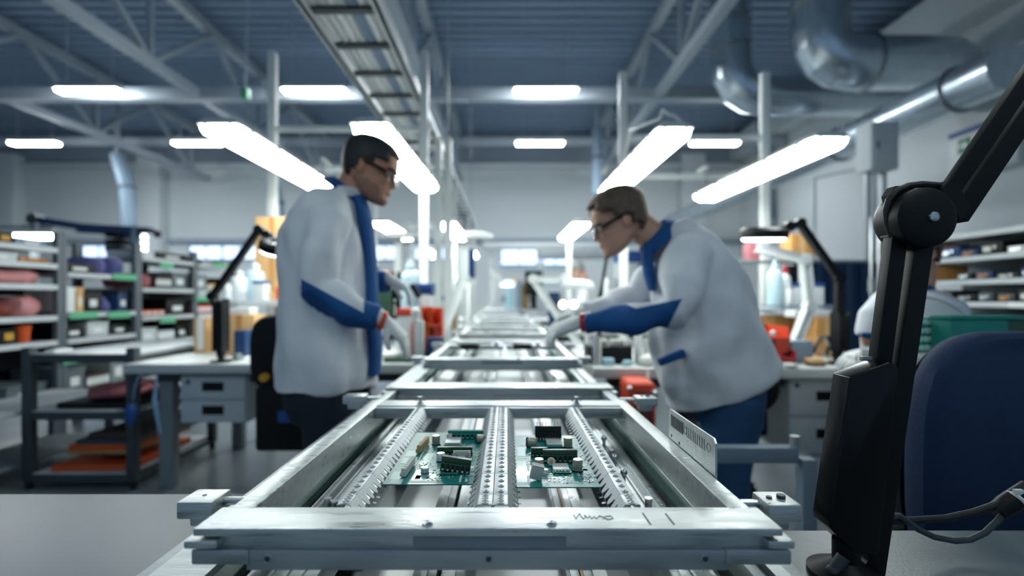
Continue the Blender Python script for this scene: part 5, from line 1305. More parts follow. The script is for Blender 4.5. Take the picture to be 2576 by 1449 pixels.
rack_items('second', 3, [('box', 'rack_grey', 'grey', .02, .30, .2, .42), ('tray', 'brown_board', 'brown', .34, .66, .12, .42), ('box', 'grey_paint', 'light grey', .70, .96, .24, .42)])
rack_items('third', 0, [('box', 'shelf_white', 'white', 0, .3, .06, .3), ('case', 'black', 'black', .34, 1, .07, .42)])
rack_items('third', 1, [('bag', 'pink_dull', 'dull pink', 0, .3, .14, .4), ('tray', 'brown_board', 'brown', .34, .62, .12, .42), ('case', 'rack_grey', 'grey', .66, 1, .17, .42)])
rack_items('third', 2, [('tray', 'orange', 'orange', .0, .5, .05, .42), ('case', 'black', 'black', .54, 1, .15, .42)])
rack_items('third', 3, [('box', 'shelf_white', 'white', 0, .34, .13, .42), ('tray', 'shelf_white', 'low white', .36, .7, .09, .42), ('case', 'black', 'black', .74, 1, .13, .42)])
rack_items('third', 4, [('case', 'black_rubber', 'big black', .04, .62, .22, .45), ('box', 'card', 'brown', .66, .98, .2, .42)])
rack_items('fourth', 0, [('case', 'black', 'long black', 0, .66, .06, .42), ('case', 'rack_grey', 'grey', .7, 1, .08, .42)])
rack_items('fourth', 1, [('box', 'grey_paint', 'grey', 0, .3, .18, .4), ('tray', 'yellow_strip', 'yellow', .34, .6, .08, .42), ('case', 'black', 'black', .64, 1, .15, .42)])
rack_items('fourth', 2, [('tray', 'orange_red', 'orange-red', 0, .45, .09, .42), ('case', 'black', 'black', .5, 1, .14, .42)])
rack_items('fourth', 3, [('box', 'card_pale', 'tan', 0, .4, .2, .42), ('case', 'black', 'black', .45, 1, .16, .42)])
# low shelf table beside the racks at the far left edge
t = T('low_table', 'low white table with a lower shelf at the left edge under the nearest rack', 'table', (-3.0, 3.0, 0))
m = MB(); m.box(-3.33, -2.86, 2.6, 3.5, .43, .455, .003); t.part('tabletop', m, 'shelf_white')
for x in (-3.30, -2.89):
    for y in (2.63, 3.47): m = MB(); m.box(x - .02, x + .02, y - .02, y + .02, 0, .43, .003); t.part('leg', m, 'rack_grey')
m = MB(); m.box(-3.31, -2.88, 2.62, 3.48, .12, .135, .002); t.part('lower_shelf', m, 'grey_paint')
# ---------------------------------------------------------------- helpers for small things
ZB1 = .75
def carton(name, label, cat, px0, px1, py0, py1, d, m_, dep=None, z0=None, tape=False, lid=None, bev=.004, grp=None):
    """box whose front face fills the pixel rectangle at distance d (bottom may be set to rest on z0)"""
    x0, x1 = X(px0, d), X(px1, d); zt, zb = Z(py0, d), (Z(py1, d) if z0 is None else z0) + .0015
    dep = dep or (x1 - x0) * .7
    grp = grp or {'carton': 'cartons on the benches', 'container': 'plastic containers on the benches', 'instrument_case': 'cases on the benches'}.get(name)
    t = T(name, label, cat, ((x0 + x1) / 2, d + dep / 2, zb), grp)
    k = .86 if lid else 1
    m = MB(); m.box(x0, x1, d, d + dep, zb, zb + (zt - zb) * k, bev); t.part('box_body', m, m_)
    if lid: m = MB(); m.box(x0 - .004, x1 + .004, d - .004, d + dep + .004, zb + (zt - zb) * k, zt, bev); t.part('lid', m, lid)
    if tape: m = MB(); xc = (x0 + x1) / 2; m.box(xc - .02, xc + .02, d - .001, d, zb + (zt - zb) * .1, zt); m.box(xc - .02, xc + .02, d, d + dep, zt, zt + .001); t.part('tape_strip', m, tape if isinstance(tape, str) else 'card_pale')
    return t
def bottle(label, px, py0, d, z0, wpx, body, cap, cone=True, h=None):
    z0 += .0015; x = X(px, d); zt = Z(py0, d); r = wpx * d / F / 2; hgt = zt - z0
    t = T('bottle', label, 'bottle', (x, d, z0), 'bottles on the benches')
    m = MB(); m.lathe([(r * .9, 0), (r, .008), (r, hgt * .66), (r * .85, hgt * .74), (r * .42, hgt * .80), (r * .40, hgt * .84)], (x, d, z0), n=22); t.part('body', m, body)
    m = MB(); m.lathe([(r * .45, 0), (r * .45, hgt * .05), (r * .28, hgt * .07), (r * .12, hgt * .16)] if cone else [(r * .5, 0), (r * .5, hgt * .12), (r * .2, hgt * .13), (r * .2, hgt * .17)], (x, d, z0 + hgt * .83), n=18); t.part('cap', m, cap)
    return t
def bin_open(label, px0, px1, py0, z0, d, col, dep=.2, name='parts_bin', cat='bin'):
    z0 += .0015; x0, x1 = X(px0, d), X(px1, d); zt = Z(py0, d)
    t = T(name, label, cat, ((x0 + x1) / 2, d + dep / 2, z0), 'open parts bins on the benches'); m = MB(); w_ = .005
    m.box(x0, x1, d, d + dep, z0, z0 + .006); m.box(x0, x0 + w_, d, d + dep, z0, zt); m.box(x1 - w_, x1, d, d + dep, z0, zt); m.box(x0, x1, d + dep - w_, d + dep, z0, zt); m.box(x0, x1, d, d + w_, z0, z0 + (zt - z0) * .6)
    t.part('bin_body', m, col)
    m = MB(); m.box(x0 - .004, x1 + .004, d - .012, d, z0 + (zt - z0) * .55, z0 + (zt - z0) * .62, .002); t.part('front_lip', m, col)
    return t
def lump(name, label, cat, px, d, z0, rx, ry, rz, m_, seed=0, amp=.25):
    c = V(X(px, d), d, z0 + rz); m = MB(); m.ball(c, (rx, ry, rz), 20, 12)
    for v in m.bm.verts:
        p = v.co - c; k = 1 + amp * noise.noise(v.co * 18 + V(seed * 3.1, 0, 0)); v.co = c + V(p.x * k, p.y * k, max(-rz, p.z * (k if p.z > 0 else 1.25)))
    return one(name, label, cat, m, m_)

# ---------------------------------------------------------------- left bench
d = 3.3
z1 = Z(756, d)
t = T('bench_shelf', 'raised white shelf at the back of the left bench, holding the clear bottles', 'shelf', (-1.6, 3.4, .75))
xs0, xs1 = X(545, 3.3), -.62
m = MB(); m.box(xs0, xs1, 3.25, 3.62, z1 - .03, z1, .004); t.part('shelf_board', m, 'shelf_white')
for x in (xs0 + .03, (xs0 + xs1) / 2, xs1 - .03): m = MB(); m.box(x - .015, x + .015, 3.42, 3.46, .75, z1 - .03, .002); t.part('support', m, 'post_white')
bottle('big milky bottle with a white cap on the left bench shelf', 641, 660, 3.44, z1, 46, 'bottle_blue', 'bottle_white', False)
bottle('squat clear bottle at the left of the milky bottle on the left bench shelf', 602, 680, 3.38, z1, 40, 'bottle_white', 'bottle_white', False)
bottle('small white bottle behind the black lamp arm on the left bench shelf', 574, 705, 3.34, z1, 24, 'bottle_white', 'grey_blue', True)
carton('container', 'white tub with a blue lid in front of the milky bottle', 'container', 636, 664, 706, 744, 3.27, 'bottle_white', .09, z1, lid='bin_blue')
carton('container', 'small orange-red tub beside the white post on the left bench shelf', 'container', 693, 715, 722, 742, 3.32, 'orange_red', .07, z1)
carton('carton', 'tall cardboard box standing behind the leftmost white post, on the left bench shelf', 'carton', 641, 726, 545, 663, 3.5, 'card_pale', .10, z1, 'card')
carton('carton', 'pale cardboard box under the left bench shelf', 'carton', 562, 640, 793, 842, 3.1, 'card_pale', .22, ZB1, 'card')
carton('carton', 'small tan carton left of the black magnifier stand on the left bench', 'carton', 488, 520, 800, 838, 3.2, 'card_pale', .16, ZB1, 'paper')
carton('carton', 'white box on the pale cardboard box under the left bench shelf', 'carton', 568, 628, 773, 793, 3.12, 'bottle_white', .11, Z(793, 3.1))
carton('instrument_case', 'dark blue box left of the black chair on the left bench', 'case', 588, 616, 832, 868, 2.95, 'dark_blue', .12, ZB1)
carton('carton', 'wooden box by the chair top at the left bench back', 'carton', 690, 722, 770, 782, 3.5, 'card', .1, ZB1)
bin_open('low white bin at the left end of the left bench', 520, 562, 848, ZB1, 3.4, 'shelf_white', .2)
m = MB(); c = V(X(594, 2.82), 2.82, .75); m.box(c.x - .03, c.x + .03, 2.79, 2.86, .75, .765, .003); m.box(c.x - .01, c.x + .02, 2.80, 2.85, .765, .79, .004); one('tape_dispenser', 'small grey tool lying on the left bench beside the black chair', 'tool', m, 'grey_paint')
slab('paper_stack', 'white paper lying on the left bench beside the black chair', 'paper', X(570, 2.9), X(618, 2.9), 2.88, 3.08, .75, .756, 'paper')
# things between the worker and the line
bottle('pale blue bottle with a long neck right of the worker\'s far hand', 1030, 650, 3.15, .98, 44, 'bottle_blue', 'bottle_blue', True)
t = T('bench_shelf', 'low white shelf on the left bench right of the standing worker', 'shelf', (-.75, 3.2, .75))
m = MB(); m.box(-1.02, -.505, 3.05, 3.4, .955, .98, .003); t.part('shelf_board', m, 'shelf_white')
for x in (-1.0, -.53): m = MB(); m.box(x - .012, x + .012, 3.2, 3.24, .75, .955, .002); t.part('support', m, 'post_white')
t = T('microscope', 'black microscope eyepiece unit at the right of the worker\'s far hand', 'microscope', (X(1001, 3.2), 3.2, .98))
x = X(1001, 3.2); m = MB(); m.box(x - .05, x + .05, 3.15, 3.27, .98, 1.0, .004); m.box(x - .02, x + .02, 3.22, 3.26, 1.0, 1.2, .004); t.part('stand', m, 'chip_black')
m = MB(); m.cyl((x, 3.2, 1.12), (x, 3.16, 1.26), .028, 16); m.cyl((x - .02, 3.16, 1.25), (x - .02, 3.13, 1.29), .012, 12); m.cyl((x + .02, 3.16, 1.25), (x + .02, 3.13, 1.29), .012, 12); t.part('tube', m, 'black')
d = 2.95
t = T('soldering_iron', 'black-handled soldering iron leaning from its stand right of the pale blue bottle', 'soldering iron', (X(1062, d), d, .75))
m = MB(); m.tube([W(1068, 846, d), W(1058, 780, d), W(1054, 752, d)], [.008, .010, .011], 10); t.part('holder', m, 'steel')
m = MB(); m.tube([W(1056, 748, d), W(1036, 716, d)], [.017, .021], 12); t.part('handle', m, 'black')
m = MB(); m.lathe([(.05, 0), (.05, .02), (.03, .04)], (X(1064, d), d, .75), n=16); t.part('stand_base', m, 'grey_paint')
carton('carton', 'pale box under the blue bin behind the soldering iron', 'carton', 1050, 1080, 742, 800, 3.08, 'bottle_white', .15, .98)
bin_open('blue parts bin behind the soldering iron', 1048, 1086, 712, Z(742, 3.08) + .001, 3.08, 'bin_blue', .16)
for px, py, d, col, cn in ((1073, 772, 2.90, 'orange', 'orange'), (1099, 775, 2.90, 'orange_red', 'orange-red'), (1046, 815, 3.0, 'orange_red', 'small red')):
    bin_open('%s parts bin stacked right of the steel stand on the left bench' % cn, px - (10 if cn == 'small red' else 12), px + (10 if cn == 'small red' else 12), py, .75 if cn == 'small red' else .80, d, col, .10)
slab('box', 'grey riser block under the orange bins on the left bench', 'box', X(1060, 2.9), -.503, 2.895, 3.02, .75, .798, 'grey_paint')
t = T('stand', 'slim steel stand with a white ball top right of the worker\'s near hand', 'stand', (X(1046, 2.8), 2.8, .75)); x = X(1046, 2.8)
m = MB(); m.box(x - .012, x + .012, 2.79, 2.81, .75, Z(790, 2.8), .002); t.part('rod', m, 'shelf_white'); m = MB(); m.ball(W(1046, 784, 2.8), .026, 16, 10); t.part('ball', m, 'white_paint')
m = MB(); m.lathe([(.04, 0), (.04, .01)], (x, 2.8, .75), n=16); t.part('base', m, 'grey_paint')
t = T('stand', 'white upright pillar next to the steel stand on the left bench', 'stand', (X(1058, 2.78), 2.77, .75)); x = X(1058, 2.77)
m = MB(); m.box(x - .02, x + .02, 2.75, 2.79, .75, Z(806, 2.77), .008); t.part('rod', m, 'white_paint'); m = MB(); m.box(x - .035, x + .035, 2.74, 2.80, .75, .77, .004); t.part('base', m, 'card')
carton('carton', 'white instrument box behind the worker\'s near hand', 'carton', 1000, 1030, 776, 868, 2.86, 'bottle_white', .08, ZB1, lid='orange_red')
lump('component_tray', 'heap of white parts on the left bench below the worker\'s near hand', 'parts', 985, 2.82, .75, .07, .06, .035, 'conn_white', 2)
slab('tray', 'dark green tray below the white instrument box on the left bench', 'tray', X(972, 2.8), X(1056, 2.8), 2.73, 2.79, .75, .772, 'term_green')
carton('instrument_case', 'dark grey-blue box at the line edge of the left bench', 'case', 1072, 1114, 850, 876, 2.78, 'dark_blue', .07, .776)
carton('instrument_case', 'green case on the low shelf behind the worker\'s near sleeve', 'case', 948, 984, 726, 741, 3.12, 'term_green', .1, .98)
t = T('clamp_fixture', 'small aluminium clamp fixture on the left bench corner by the second frame', 'clamp', (X(1098, 2.70), 2.71, .776)); x = X(1098, 2.71)
m = MB(); m.box(x - .035, x + .045, 2.69, 2.73, .7765, .785, .002); t.part('base', m, 'alu_dull'); m = MB(); m.bar((x - .03, 2.71, .785), (x + .005, 2.71, .83), .02, .012, up=(0, 1, 0)); m.bar((x + .005, 2.71, .83), (x + .06, 2.71, .795), .02, .012, up=(0, 1, 0)); t.part('lever', m, 'alu')
# second station left
t = T('board_panel', 'blue hanging board behind the white swing arm left of the line', 'panel', (X(1172, 5.4), 5.6, .75)); m = MB(); m.box(X(1152, 5.4), X(1192, 5.4), 5.58, 5.61, Z(698, 5.4), Z(622, 5.4), .006); t.part('board', m, 'bin_blue')
m = MB(); m.box(X(1160, 5.4) , X(1166, 5.4), 5.59, 5.60, .75, Z(697, 5.4)); m.box(X(1180, 5.4), X(1186, 5.4), 5.59, 5.60, .75, Z(697, 5.4)); t.part('support', m, 'post_white')
for i, (px, w_, top, col, cn, d) in enumerate(((952, 36, 742, 'bottle_white', 'white', 5.5), (992, 34, 752, 'pale_blue', 'pale blue', 5.5), (1034, 30, 735, 'bottle_white', 'tall white', 5.55), (1072, 30, 756, 'grey_blue', 'grey-blue', 5.5), (1106, 26, 744, 'bottle_white', 'narrow white', 5.6), (1140, 22, 760, 'card', 'tan', 5.5))):
    carton('container', '%s container on the second left bench, number %d from its left' % (cn, i + 1), 'container', px - w_ / 2, px + w_ / 2, top, 830, d, col, .15, ZB1, lid='bin_blue' if i % 3 == 1 else None)
bottle('white bottle on the second left bench, in front of the tray posts', 1096, 676, 5.45, .75, 30, 'bottle_white', 'bottle_white', False)
for i, (x, y, h, col) in enumerate(((-.70, 3.62, 1.28, 'post_white'), (-.56, 5.45, 1.25, 'post_white'), (-.66, 5.48, 1.16, 'white_paint'), (-.58, 8.3, 1.3, 'post_white'))):
    m = MB(); m.box(x - .018, x + .018, y - .018, y + .018, .75, h, .004); m.box(x - .035, x + .035, y - .03, y + .03, h, h + .05, .012); m.box(x - .04, x + .04, y - .04, y + .04, .75, .765, .003)
    one('fixture_post', ['white fixture post at the back corner of the left bench beside the line', 'white fixture post nearest the line on the second left bench', 'white fixture post second from the line on the second left bench', 'white fixture post on the third left bench'][i], 'post', m, col)
# ---------------------------------------------------------------- right bench
zr = Z(776, 3.2)
t = T('bench_shelf', 'raised wire-fronted white shelf at the back of the right bench', 'shelf', (1.9, 3.3, .75))
xa, xb = 1.28, X(2092, 3.2)
m = MB(); m.box(xa, xb, 3.16, 3.5, zr - .012, zr, .002); t.part('shelf_board', m, 'shelf_white')
m = MB(); m.bar((xa, 3.155, zr + .02), (xb, 3.155, zr + .02), .01, .01); m.bar((xa, 3.155, zr - .02), (xb, 3.155, zr - .02), .01, .01)
k = xa
while k < xb: m.bar((k, 3.155, zr - .02), (k + .02, 3.155, zr + .02), .006, .006, up=(0, 1, 0)); k += .02
t.part('wire_edge', m, 'steel')
for x in (xa + .02, xb - .015):
    for y in (3.18, 3.48): m = MB(); m.box(x - .012, x + .012, y - .012, y + .012, .75, zr + (.28 if y > 3.3 else .0), .002); t.part('support', m, 'post_white')
m = MB(); m.box(xa, xb, 3.44, 3.62, 1.38, 1.395, .002); m.box(xa + .01, xa + .03, 3.55, 3.58, .75, 1.38); m.box(xb - .03, xb - .01, 3.55, 3.58, .75, 1.38); t.part('upper_shelf', m, 'grey_paint')
bottle('tall pale blue bottle with a pointed nozzle on the right bench shelf', 1949, 652, 3.24, zr, 36, 'bottle_blue', 'bottle_blue', True)
bottle('white bottle with a red pump cap on the right bench shelf', 1975, 668, 3.28, zr, 27, 'bottle_white', 'cap_red', False)
bottle('short white bottle in front of the red-capped one', 1984, 716, 3.20, zr, 18, 'bottle_white', 'bottle_white', False)
carton('container', 'blue-lidded white tub left of the white swing arm on the right bench shelf', 'container', 1997, 2028, 712, 760, 3.26, 'bottle_white', .10, zr, lid='bin_blue')
carton('container', 'blue-lidded white tub right of the white swing arm on the right bench shelf', 'container', 2034, 2074, 712, 760, 3.26, 'bottle_white', .10, zr, lid='bin_blue')
carton('instrument_case', 'black case behind the red-capped bottle', 'case', 1985, 2008, 668, 702, 3.40, 'black', .06, zr)
carton('carton', 'brown carton on the upper shelf behind the ring lamp', 'carton', 1990, 2048, 588, 640, 3.46, 'card', .14, 1.395, 'card_pale')
carton('carton', 'dark red box on the upper shelf left of the brown carton', 'carton', 1886, 1912, 612, 640, 3.46, 'pink_dull', .1, 1.395)
carton('carton', 'left brown carton on the right bench, under the wire-fronted shelf', 'carton', 1948, 2052, 795, 862, 3.3, 'card', .2, ZB1, 'card_pale')
carton('carton', 'right brown carton on the right bench, beside the black magnifier stand', 'carton', 2054, 2112, 800, 905, 3.0, 'card', .25, ZB1, 'card_pale')
carton('carton', 'white flat box on top of the right brown carton', 'carton', 2000, 2092, 781, 799, 3.02, 'bottle_white', .12, Z(800, 3.0) + .002)
bin_open('orange-red bin beside the bent worker\'s back on the right bench', 1922, 1986, 822, ZB1 + .06, 2.62, 'orange_red', .22)
slab('box', 'grey block under the orange-red bin on the right bench', 'box', X(1930, 2.62), X(1984, 2.62), 2.64, 2.82, .75, .81, 'grey_paint')
t = T('knob_post', 'small post with a white ball knob in front of the orange-red bin', 'knob', (X(1945, 2.56), 2.56, .75)); m = MB(); x = X(1945, 2.56); m.cyl((x, 2.56, .75), (x, 2.56, .90), .008, 10); t.part('rod', m, 'black'); m = MB(); m.ball((x, 2.56, Z(838, 2.56)), .016, 14, 8); t.part('ball', m, 'white_paint')
bin_open('low red bin on the right bench next to the black chair', 1966, 2002, 882, ZB1, 2.58, 'cap_red', .14)
lump('parts_bag', 'clear bag of white parts in front of the low red bin', 'bag', 1985, 2.55, .75, .05, .03, .012, 'conn_white', 8)
carton('power_supply', 'grey-blue power supply box on the right bench, under the white swing arm', 'power supply', 1992, 2046, 858, 890, 2.70, 'grey_blue', .075, ZB1)
t = T('brush', 'wooden-topped brush lying on the right bench', 'brush', (X(2050, 2.6), 2.6, .75)); m = MB(); m.box(X(2032, 2.6), X(2070, 2.6), 2.58, 2.64, .765, .79, .006); t.part('wooden_back', m, 'card_pale'); m = MB(); m.box(X(2036, 2.6), X(2072, 2.6), 2.58, 2.64, .75, .766, .002); t.part('bristles', m, 'black')
m = MB(); m.tube([W(px, py, 2.75) for px, py in ((2046, 890), (2052, 868), (2066, 850), (2082, 846), (2086, 866), (2078, 896))], .010, 8); one('gooseneck', 'black coiled gooseneck between the power supply and the magnifier stand', 'hose', m, 'dark_grey')
m = MB(); m.tube([W(px, py, 2.7) for px, py in ((2076, 850), (2092, 880), (2100, 920))], .005, 6); m.tube([W(px, py, 2.7) for px, py in ((2062, 880), (2080, 898), (2100, 916))], .004, 6); one('wire', 'thin grey wires drooping beside the magnifier stand on the right bench', 'wire', m, 'cable_grey')
t = T('tablet_display', 'small glowing white display on the right bench, next to the bent worker\'s back', 'display', (X(1881, 2.95), 2.95, .75)); c = W(1881, 744, 2.95); m = MB(); m.box(c.x - .055, c.x + .055, c.y, c.y + .02, c.z - .028, c.z + .028, .004); t.part('screen_frame', m, 'white_paint'); m = MB(); m.box(c.x - .042, c.x + .042, c.y - .002, c.y, c.z - .02, c.z + .02); t.part('glowing_screen', m, 'ring_glow'); m = MB(); m.box(c.x - .012, c.x + .012, c.y + .005, c.y + .02, .75, c.z - .02); t.part('stand', m, 'alu_dull')
# right bench, between the hands and the coat
carton('component_box', 'open black box on the right bench under the bent worker\'s sleeve', 'box', 1483, 1592, 872, 912, 2.66, 'black', .2, ZB1)
for i in range(7):
    px = 1492 + i * 15; m = MB(); x = X(px, 2.72); z0 = Z(872, 2.66)
    m.lathe([(.015, 0), (.017, .004), (.017, .03), (.012, .036)], (x, 2.70 + .02 * (i % 3), z0 + .002), n=14)
    one('white_cup', 'small white cup standing in the row on the open black box', 'cup', m, 'conn_white', 'white cups on the black box')
for px, py, nm in ((1578, 892, 'upper'), (1574, 905, 'lower')):
    m = MB(); c = V(X(px, 2.60), 2.60, .75 if nm == 'lower' else .765); m.lathe([(.022, 0), (.024, .003), (.024, .012), (.02, .015)], c, n=18); one('small_lid', 'pale blue lid at the end of the open black box, %s of two' % nm, 'lid', m, 'pale_blue')
carton('wipe_pack', 'pale blue packet lying on the right bench by the second frame corner', 'packet', 1520, 1546, 903, 912, 2.58, 'pale_blue', .06, ZB1)
for i, (px, h, col, nm) in enumerate(((1489, 836, 'steel', 'steel'), (1500, 846, 'conn_white', 'white'), (1604, 840, 'bottle_white', 'larger white'), (1626, 852, 'conn_white', 'short white'))):
    m = MB(); x = X(px, 2.7); r = .022 if i > 1 else .013; m.lathe([(r, 0), (r, Z(h, 2.7) - .75 - .01), (r * .7, Z(h, 2.7) - .75)], (x, 2.62 + .07 * (i > 1), .75), n=16); one('dispenser', '%s dispenser tube on the right bench beside the open black box' % nm, 'dispenser', m, col)
lump('parts_bag', 'heap of white parts on the right bench beside the coat front', 'bag', 1628, 2.62, .75, .05, .05, .03, 'conn_white', 12)
t = T('vacuum_unit', 'red machine housing under the right bench, behind the back right corner block', 'machine', (X(1615, 2.3), 2.4, 0)); d = 2.3
m = MB(); m.box(X(1582, d), X(1652, d), 2.3, 2.5, 0, Z(962, d), .03, seg=3); t.part('housing', m, 'orange_red'); m = MB(); m.box(X(1600, d), X(1640, d), 2.292, 2.302, .3, Z(985, d), .004); t.part('front_panel', m, 'red_brown')
for px, py in ((1584, 978), (1648, 990)): m = MB(); m.ball(W(px, py, 2.29), .014, 12, 8); t.part('knob', m, 'steel')
m = MB(); m.tube([W(1632, 930, 2.42), W(1630, 960, 2.40), W(1634, 975, 2.36), W(1645, 985, 2.29)], .008, 8); t.part('hose', m, 'cable_grey')
t = T('step_unit', 'dark blue crate under the right bench beside the red machine', 'crate', (X(1540, 2.75), 2.85, 0)); m = MB(); m.box(X(1527, 2.75), X(1580, 2.75), 2.75, 3.05, 0, .55, .01); t.part('crate_body', m, 'dark_blue'); m = MB(); m.box(X(1525, 2.75), X(1582, 2.75), 2.745, 3.055, .55, .58, .006); t.part('rim', m, 'grey_blue')
# warm indicator lamps over the gloved hands
t = T('indicator_unit', 'small bench unit with two warm glowing lamps above the bent worker\'s hands', 'indicator', (X(1432, 3.0), 3.0, .75)); d = 2.75
t.loc = Vector((.47, 3.05, .75)); t.o.location = t.loc
m = MB(); m.box(.47, .56, 3.0, 3.1, .75, .77, .004); m.bar((.515, 3.05, .77), (.515, 3.05, 1.08), .03, .03, up=(0, 1, 0)); m.bar((.52, 3.05, 1.08), (.36, 3.05, 1.08), .03, .03); t.part('stand', m, 'white_paint')
for px, mm in ((1416, 'warm_glow'), (1443, 'ring_glow')): m = MB(); c = W(px, 766, 3.04); m.ball(c, .024, 14, 10); t.part('glow_bulb', m, mm)
# second station right and line end
for i, (px, w_, top, col, cn, d) in enumerate(((1500, 40, 730, 'bottle_white', 'white', 5.4), (1544, 30, 700, 'bottle_white', 'tall white', 5.6), (1585, 40, 740, 'grey_blue', 'grey-blue', 5.4), (1395, 24, 735, 'dark_blue', 'dark blue', 5.5))):
    carton('container', '%s container on the second right bench, number %d from its left' % (cn, (2, 3, 4, 1)[i]), 'container', px - w_ / 2, px + w_ / 2, top, 830, d, col, .2, ZB1)
m = MB(); m.tube([W(1528, 620, 3.4), W(1524, 660, 3.4), W(1514, 720, 3.4), W(1508, 760, 3.4), W(1508, 860, 3.4)], [.012, .012, .012, .022, .014], 10); c = V(X(1508, 3.4), 3.4, .75); m.lathe([(.05, 0), (.05, .012)], c, n=16)
one('microphone_arm', 'thin black upright arm in front of the bent worker\'s face', 'arm', m, 'black')
t = T('blue_screen', 'blue and white upright screen behind the bent worker\'s chest', 'screen', (X(1590, 6.0), 6.1, .75)); d = 6.0
m = MB(); m.box(X(1548, d), X(1640, d), d, d + .04, .75, Z(640, d), .005); t.part('panel', m, 'shelf_white'); m = MB(); m.box(X(1545, d), X(1645, d), d - .01, d + .05, Z(660, d), Z(632, d), .005); t.part('blue_header', m, 'bin_blue'); m = MB(); m.box(X(1606, d), X(1640, d), d - .012, d, Z(740, d), Z(662, d)); t.part('blue_panel', m, 'bin_blue')
t = T('end_table', 'low white machine table across the far end of the line', 'table', (0, 9.6, 0)); m = MB(); m.box(-.45, .45, 9.2, 10.0, .86, .90, .006); t.part('tabletop', m, 'shelf_white')
for x in (-.4, .4):
    for y in (9.25, 9.95): m = MB(); m.box(x - .03, x + .03, y - .03, y + .03, 0, .86); t.part('leg', m, 'post_white')
t = T('monitor', 'black monitor standing at the far end of the line', 'monitor', (X(1310, 9.5), 9.5, .90)); d = 9.5
m = MB(); m.box(X(1320, d), X(1365, d), d, d + .05, Z(742, d), Z(682, d), .008); t.part('screen', m, 'screen'); m = MB(); m.box(X(1335, d), X(1350, d), d + .02, d + .05, .9, Z(735, d)); m.box(X(1322, d), X(1363, d), d - .05, d + .12, .9, .92, .005); t.part('stand', m, 'black')
for i, (px0, px1, top, col, cn) in enumerate(((1272, 1292, 700, 'pale_blue', 'pale blue'), (1298, 1312, 705, 'grey_blue', 'grey-blue'), (1370, 1392, 712, 'card_pale', 'tan'))):
    carton('machine_box', '%s box on the far end table of the line' % cn, 'box', px0 if px0 < 1320 else px0 - 62, px1 if px0 < 1320 else px1 - 62, top, 760, 9.3 + .3 * (px0 > 1320), col, .25, .90)
# far shelving below the windows
t = T('storage_rack', 'wide pale shelving unit below the windows behind the line end', 'rack', (X(1350, 14), 14.3, 0), None)
a, b = X(1255, 14), X(1460, 14)
for x in (a, (a + b) / 2, b): m = MB(); m.box(x - .03, x + .03, 14, 14.5, 0, 2.2); t.part('upright', m, 'shelf_white')
for z in (.5, 1.0, 1.5, 2.0): m = MB(); m.box(a, b, 14, 14.5, z - .03, z); t.part('shelf', m, 'pale_blue')
for i in range(9):
    z = (1.0, 1.5, .5)[i % 3]; x = a + .15 + (b - a - .3) * i / 9; m = MB(); x = a + .08 + .265 * i - .18 * (i == 4) - .06 * (i == 8) + .04 * (i == 5); m.box(x, x + .18, 14.03, 14.4, z + .003, z + .18 + .05 * (i % 4), .01); one('storage_box', '%s %s box on the %s shelf of the pale far unit' % (('first', 'middle', 'last')[i // 3], ('grey', 'tan', 'blue')[i % 3], ('second', 'third', 'lowest')[i % 3]), 'box', m, ('grey_paint', 'card_pale', 'dark_blue')[i % 3])
t = T('display_rail', 'long pale hood rail hanging over the far end of the line', 'rail', (X(1400, 11), 11, 2.2)); d = 11; m = MB(); m.box(X(1215, d), X(1560, d), d, d + .3, Z(626, d), Z(610, d), .02); t.part('hood', m, 'white_paint')
for px in (1235, 1540): m = MB(); m.box(X(px, d) - .03, X(px, d) + .03, d + .1, d + .16, 0, Z(626, d)); t.part('post', m, 'post_white')
t = T('display_rail', 'pale grey partition rail behind the distant grey-haired person', 'rail', (X(1600, 10), 10, 2.0)); d = 10; m = MB(); m.box(X(1355, d), X(1700, d), d, d + .1, Z(652, d), Z(628, d), .02); t.part('hood', m, 'shelf_white')
for px in (1365, 1690): m = MB(); m.box(X(px, d) - .03, X(px, d) + .03, d + .02, d + .08, 0, Z(652, d)); t.part('post', m, 'post_white')
# far left: bench row with its own lamp, lifting arm
bench_lamp('horizontal-looking glowing lamp over the nearest left rack', X(-180, 5.6), X(143, 5.6), 5.6, 5.6001, Z(590, 5.6), Z(590, 5.6) + .073, .16)
m = MB(); d = 5.6; x = X(60, d); t = T('lamp_stand', 'grey stand carrying the horizontal lamp over the nearest left rack', 'stand', (x, d + .05, 0)); m.box(x - .03, x + .03, d + .1, d + .16, 0, Z(590, d) + .15); m.bar((X(-150, d), d + .02, Z(590, d) + .09), (X(130, d), d + .02, Z(590, d) + .09), .03, .03); m.bar((x, d + .13, Z(590, d) + .1), (x, d, Z(590, d) + .1), .03, .03); t.part('post', m, 'grey_paint')
d = 8.5
t = T('lifting_arm', 'long dark blue-grey swivel arm with black boxes above the left racks', 'arm', (X(340, d), d, 0))
m = MB(); m.cyl((X(345, d), d, 0), (X(345, d), d, Z(575, d)), .09, 16); t.part('column', m, 'grey_blue')
m = MB(); m.bar(W(92, 553, d), W(290, 584, d), .16, .12); m.bar(W(200, 574, d), W(380, 585, d), .14, .16); t.part('arm', m, 'dark_blue')
m = MB(); m.cyl(W(92, 553, d) + V(0, -.1, 0), W(92, 553, d) + V(0, .1, 0), .1, 16); t.part('joint', m, 'dark_grey')
for i in range(3): m = MB(); c = W(302, 592 + i * 18, d); m.box(c.x - .16, c.x + .12, d - .15, d + .15, c.z - .05, c.z + .05, .02); t.part('control_box', m, 'black')
m = MB(); c = W(375, 590, d); m.box(c.x - .15, c.x + .15, d - .1, d + .1, c.z - .05, c.z + .08, .02); t.part('end_box', m, 'black')
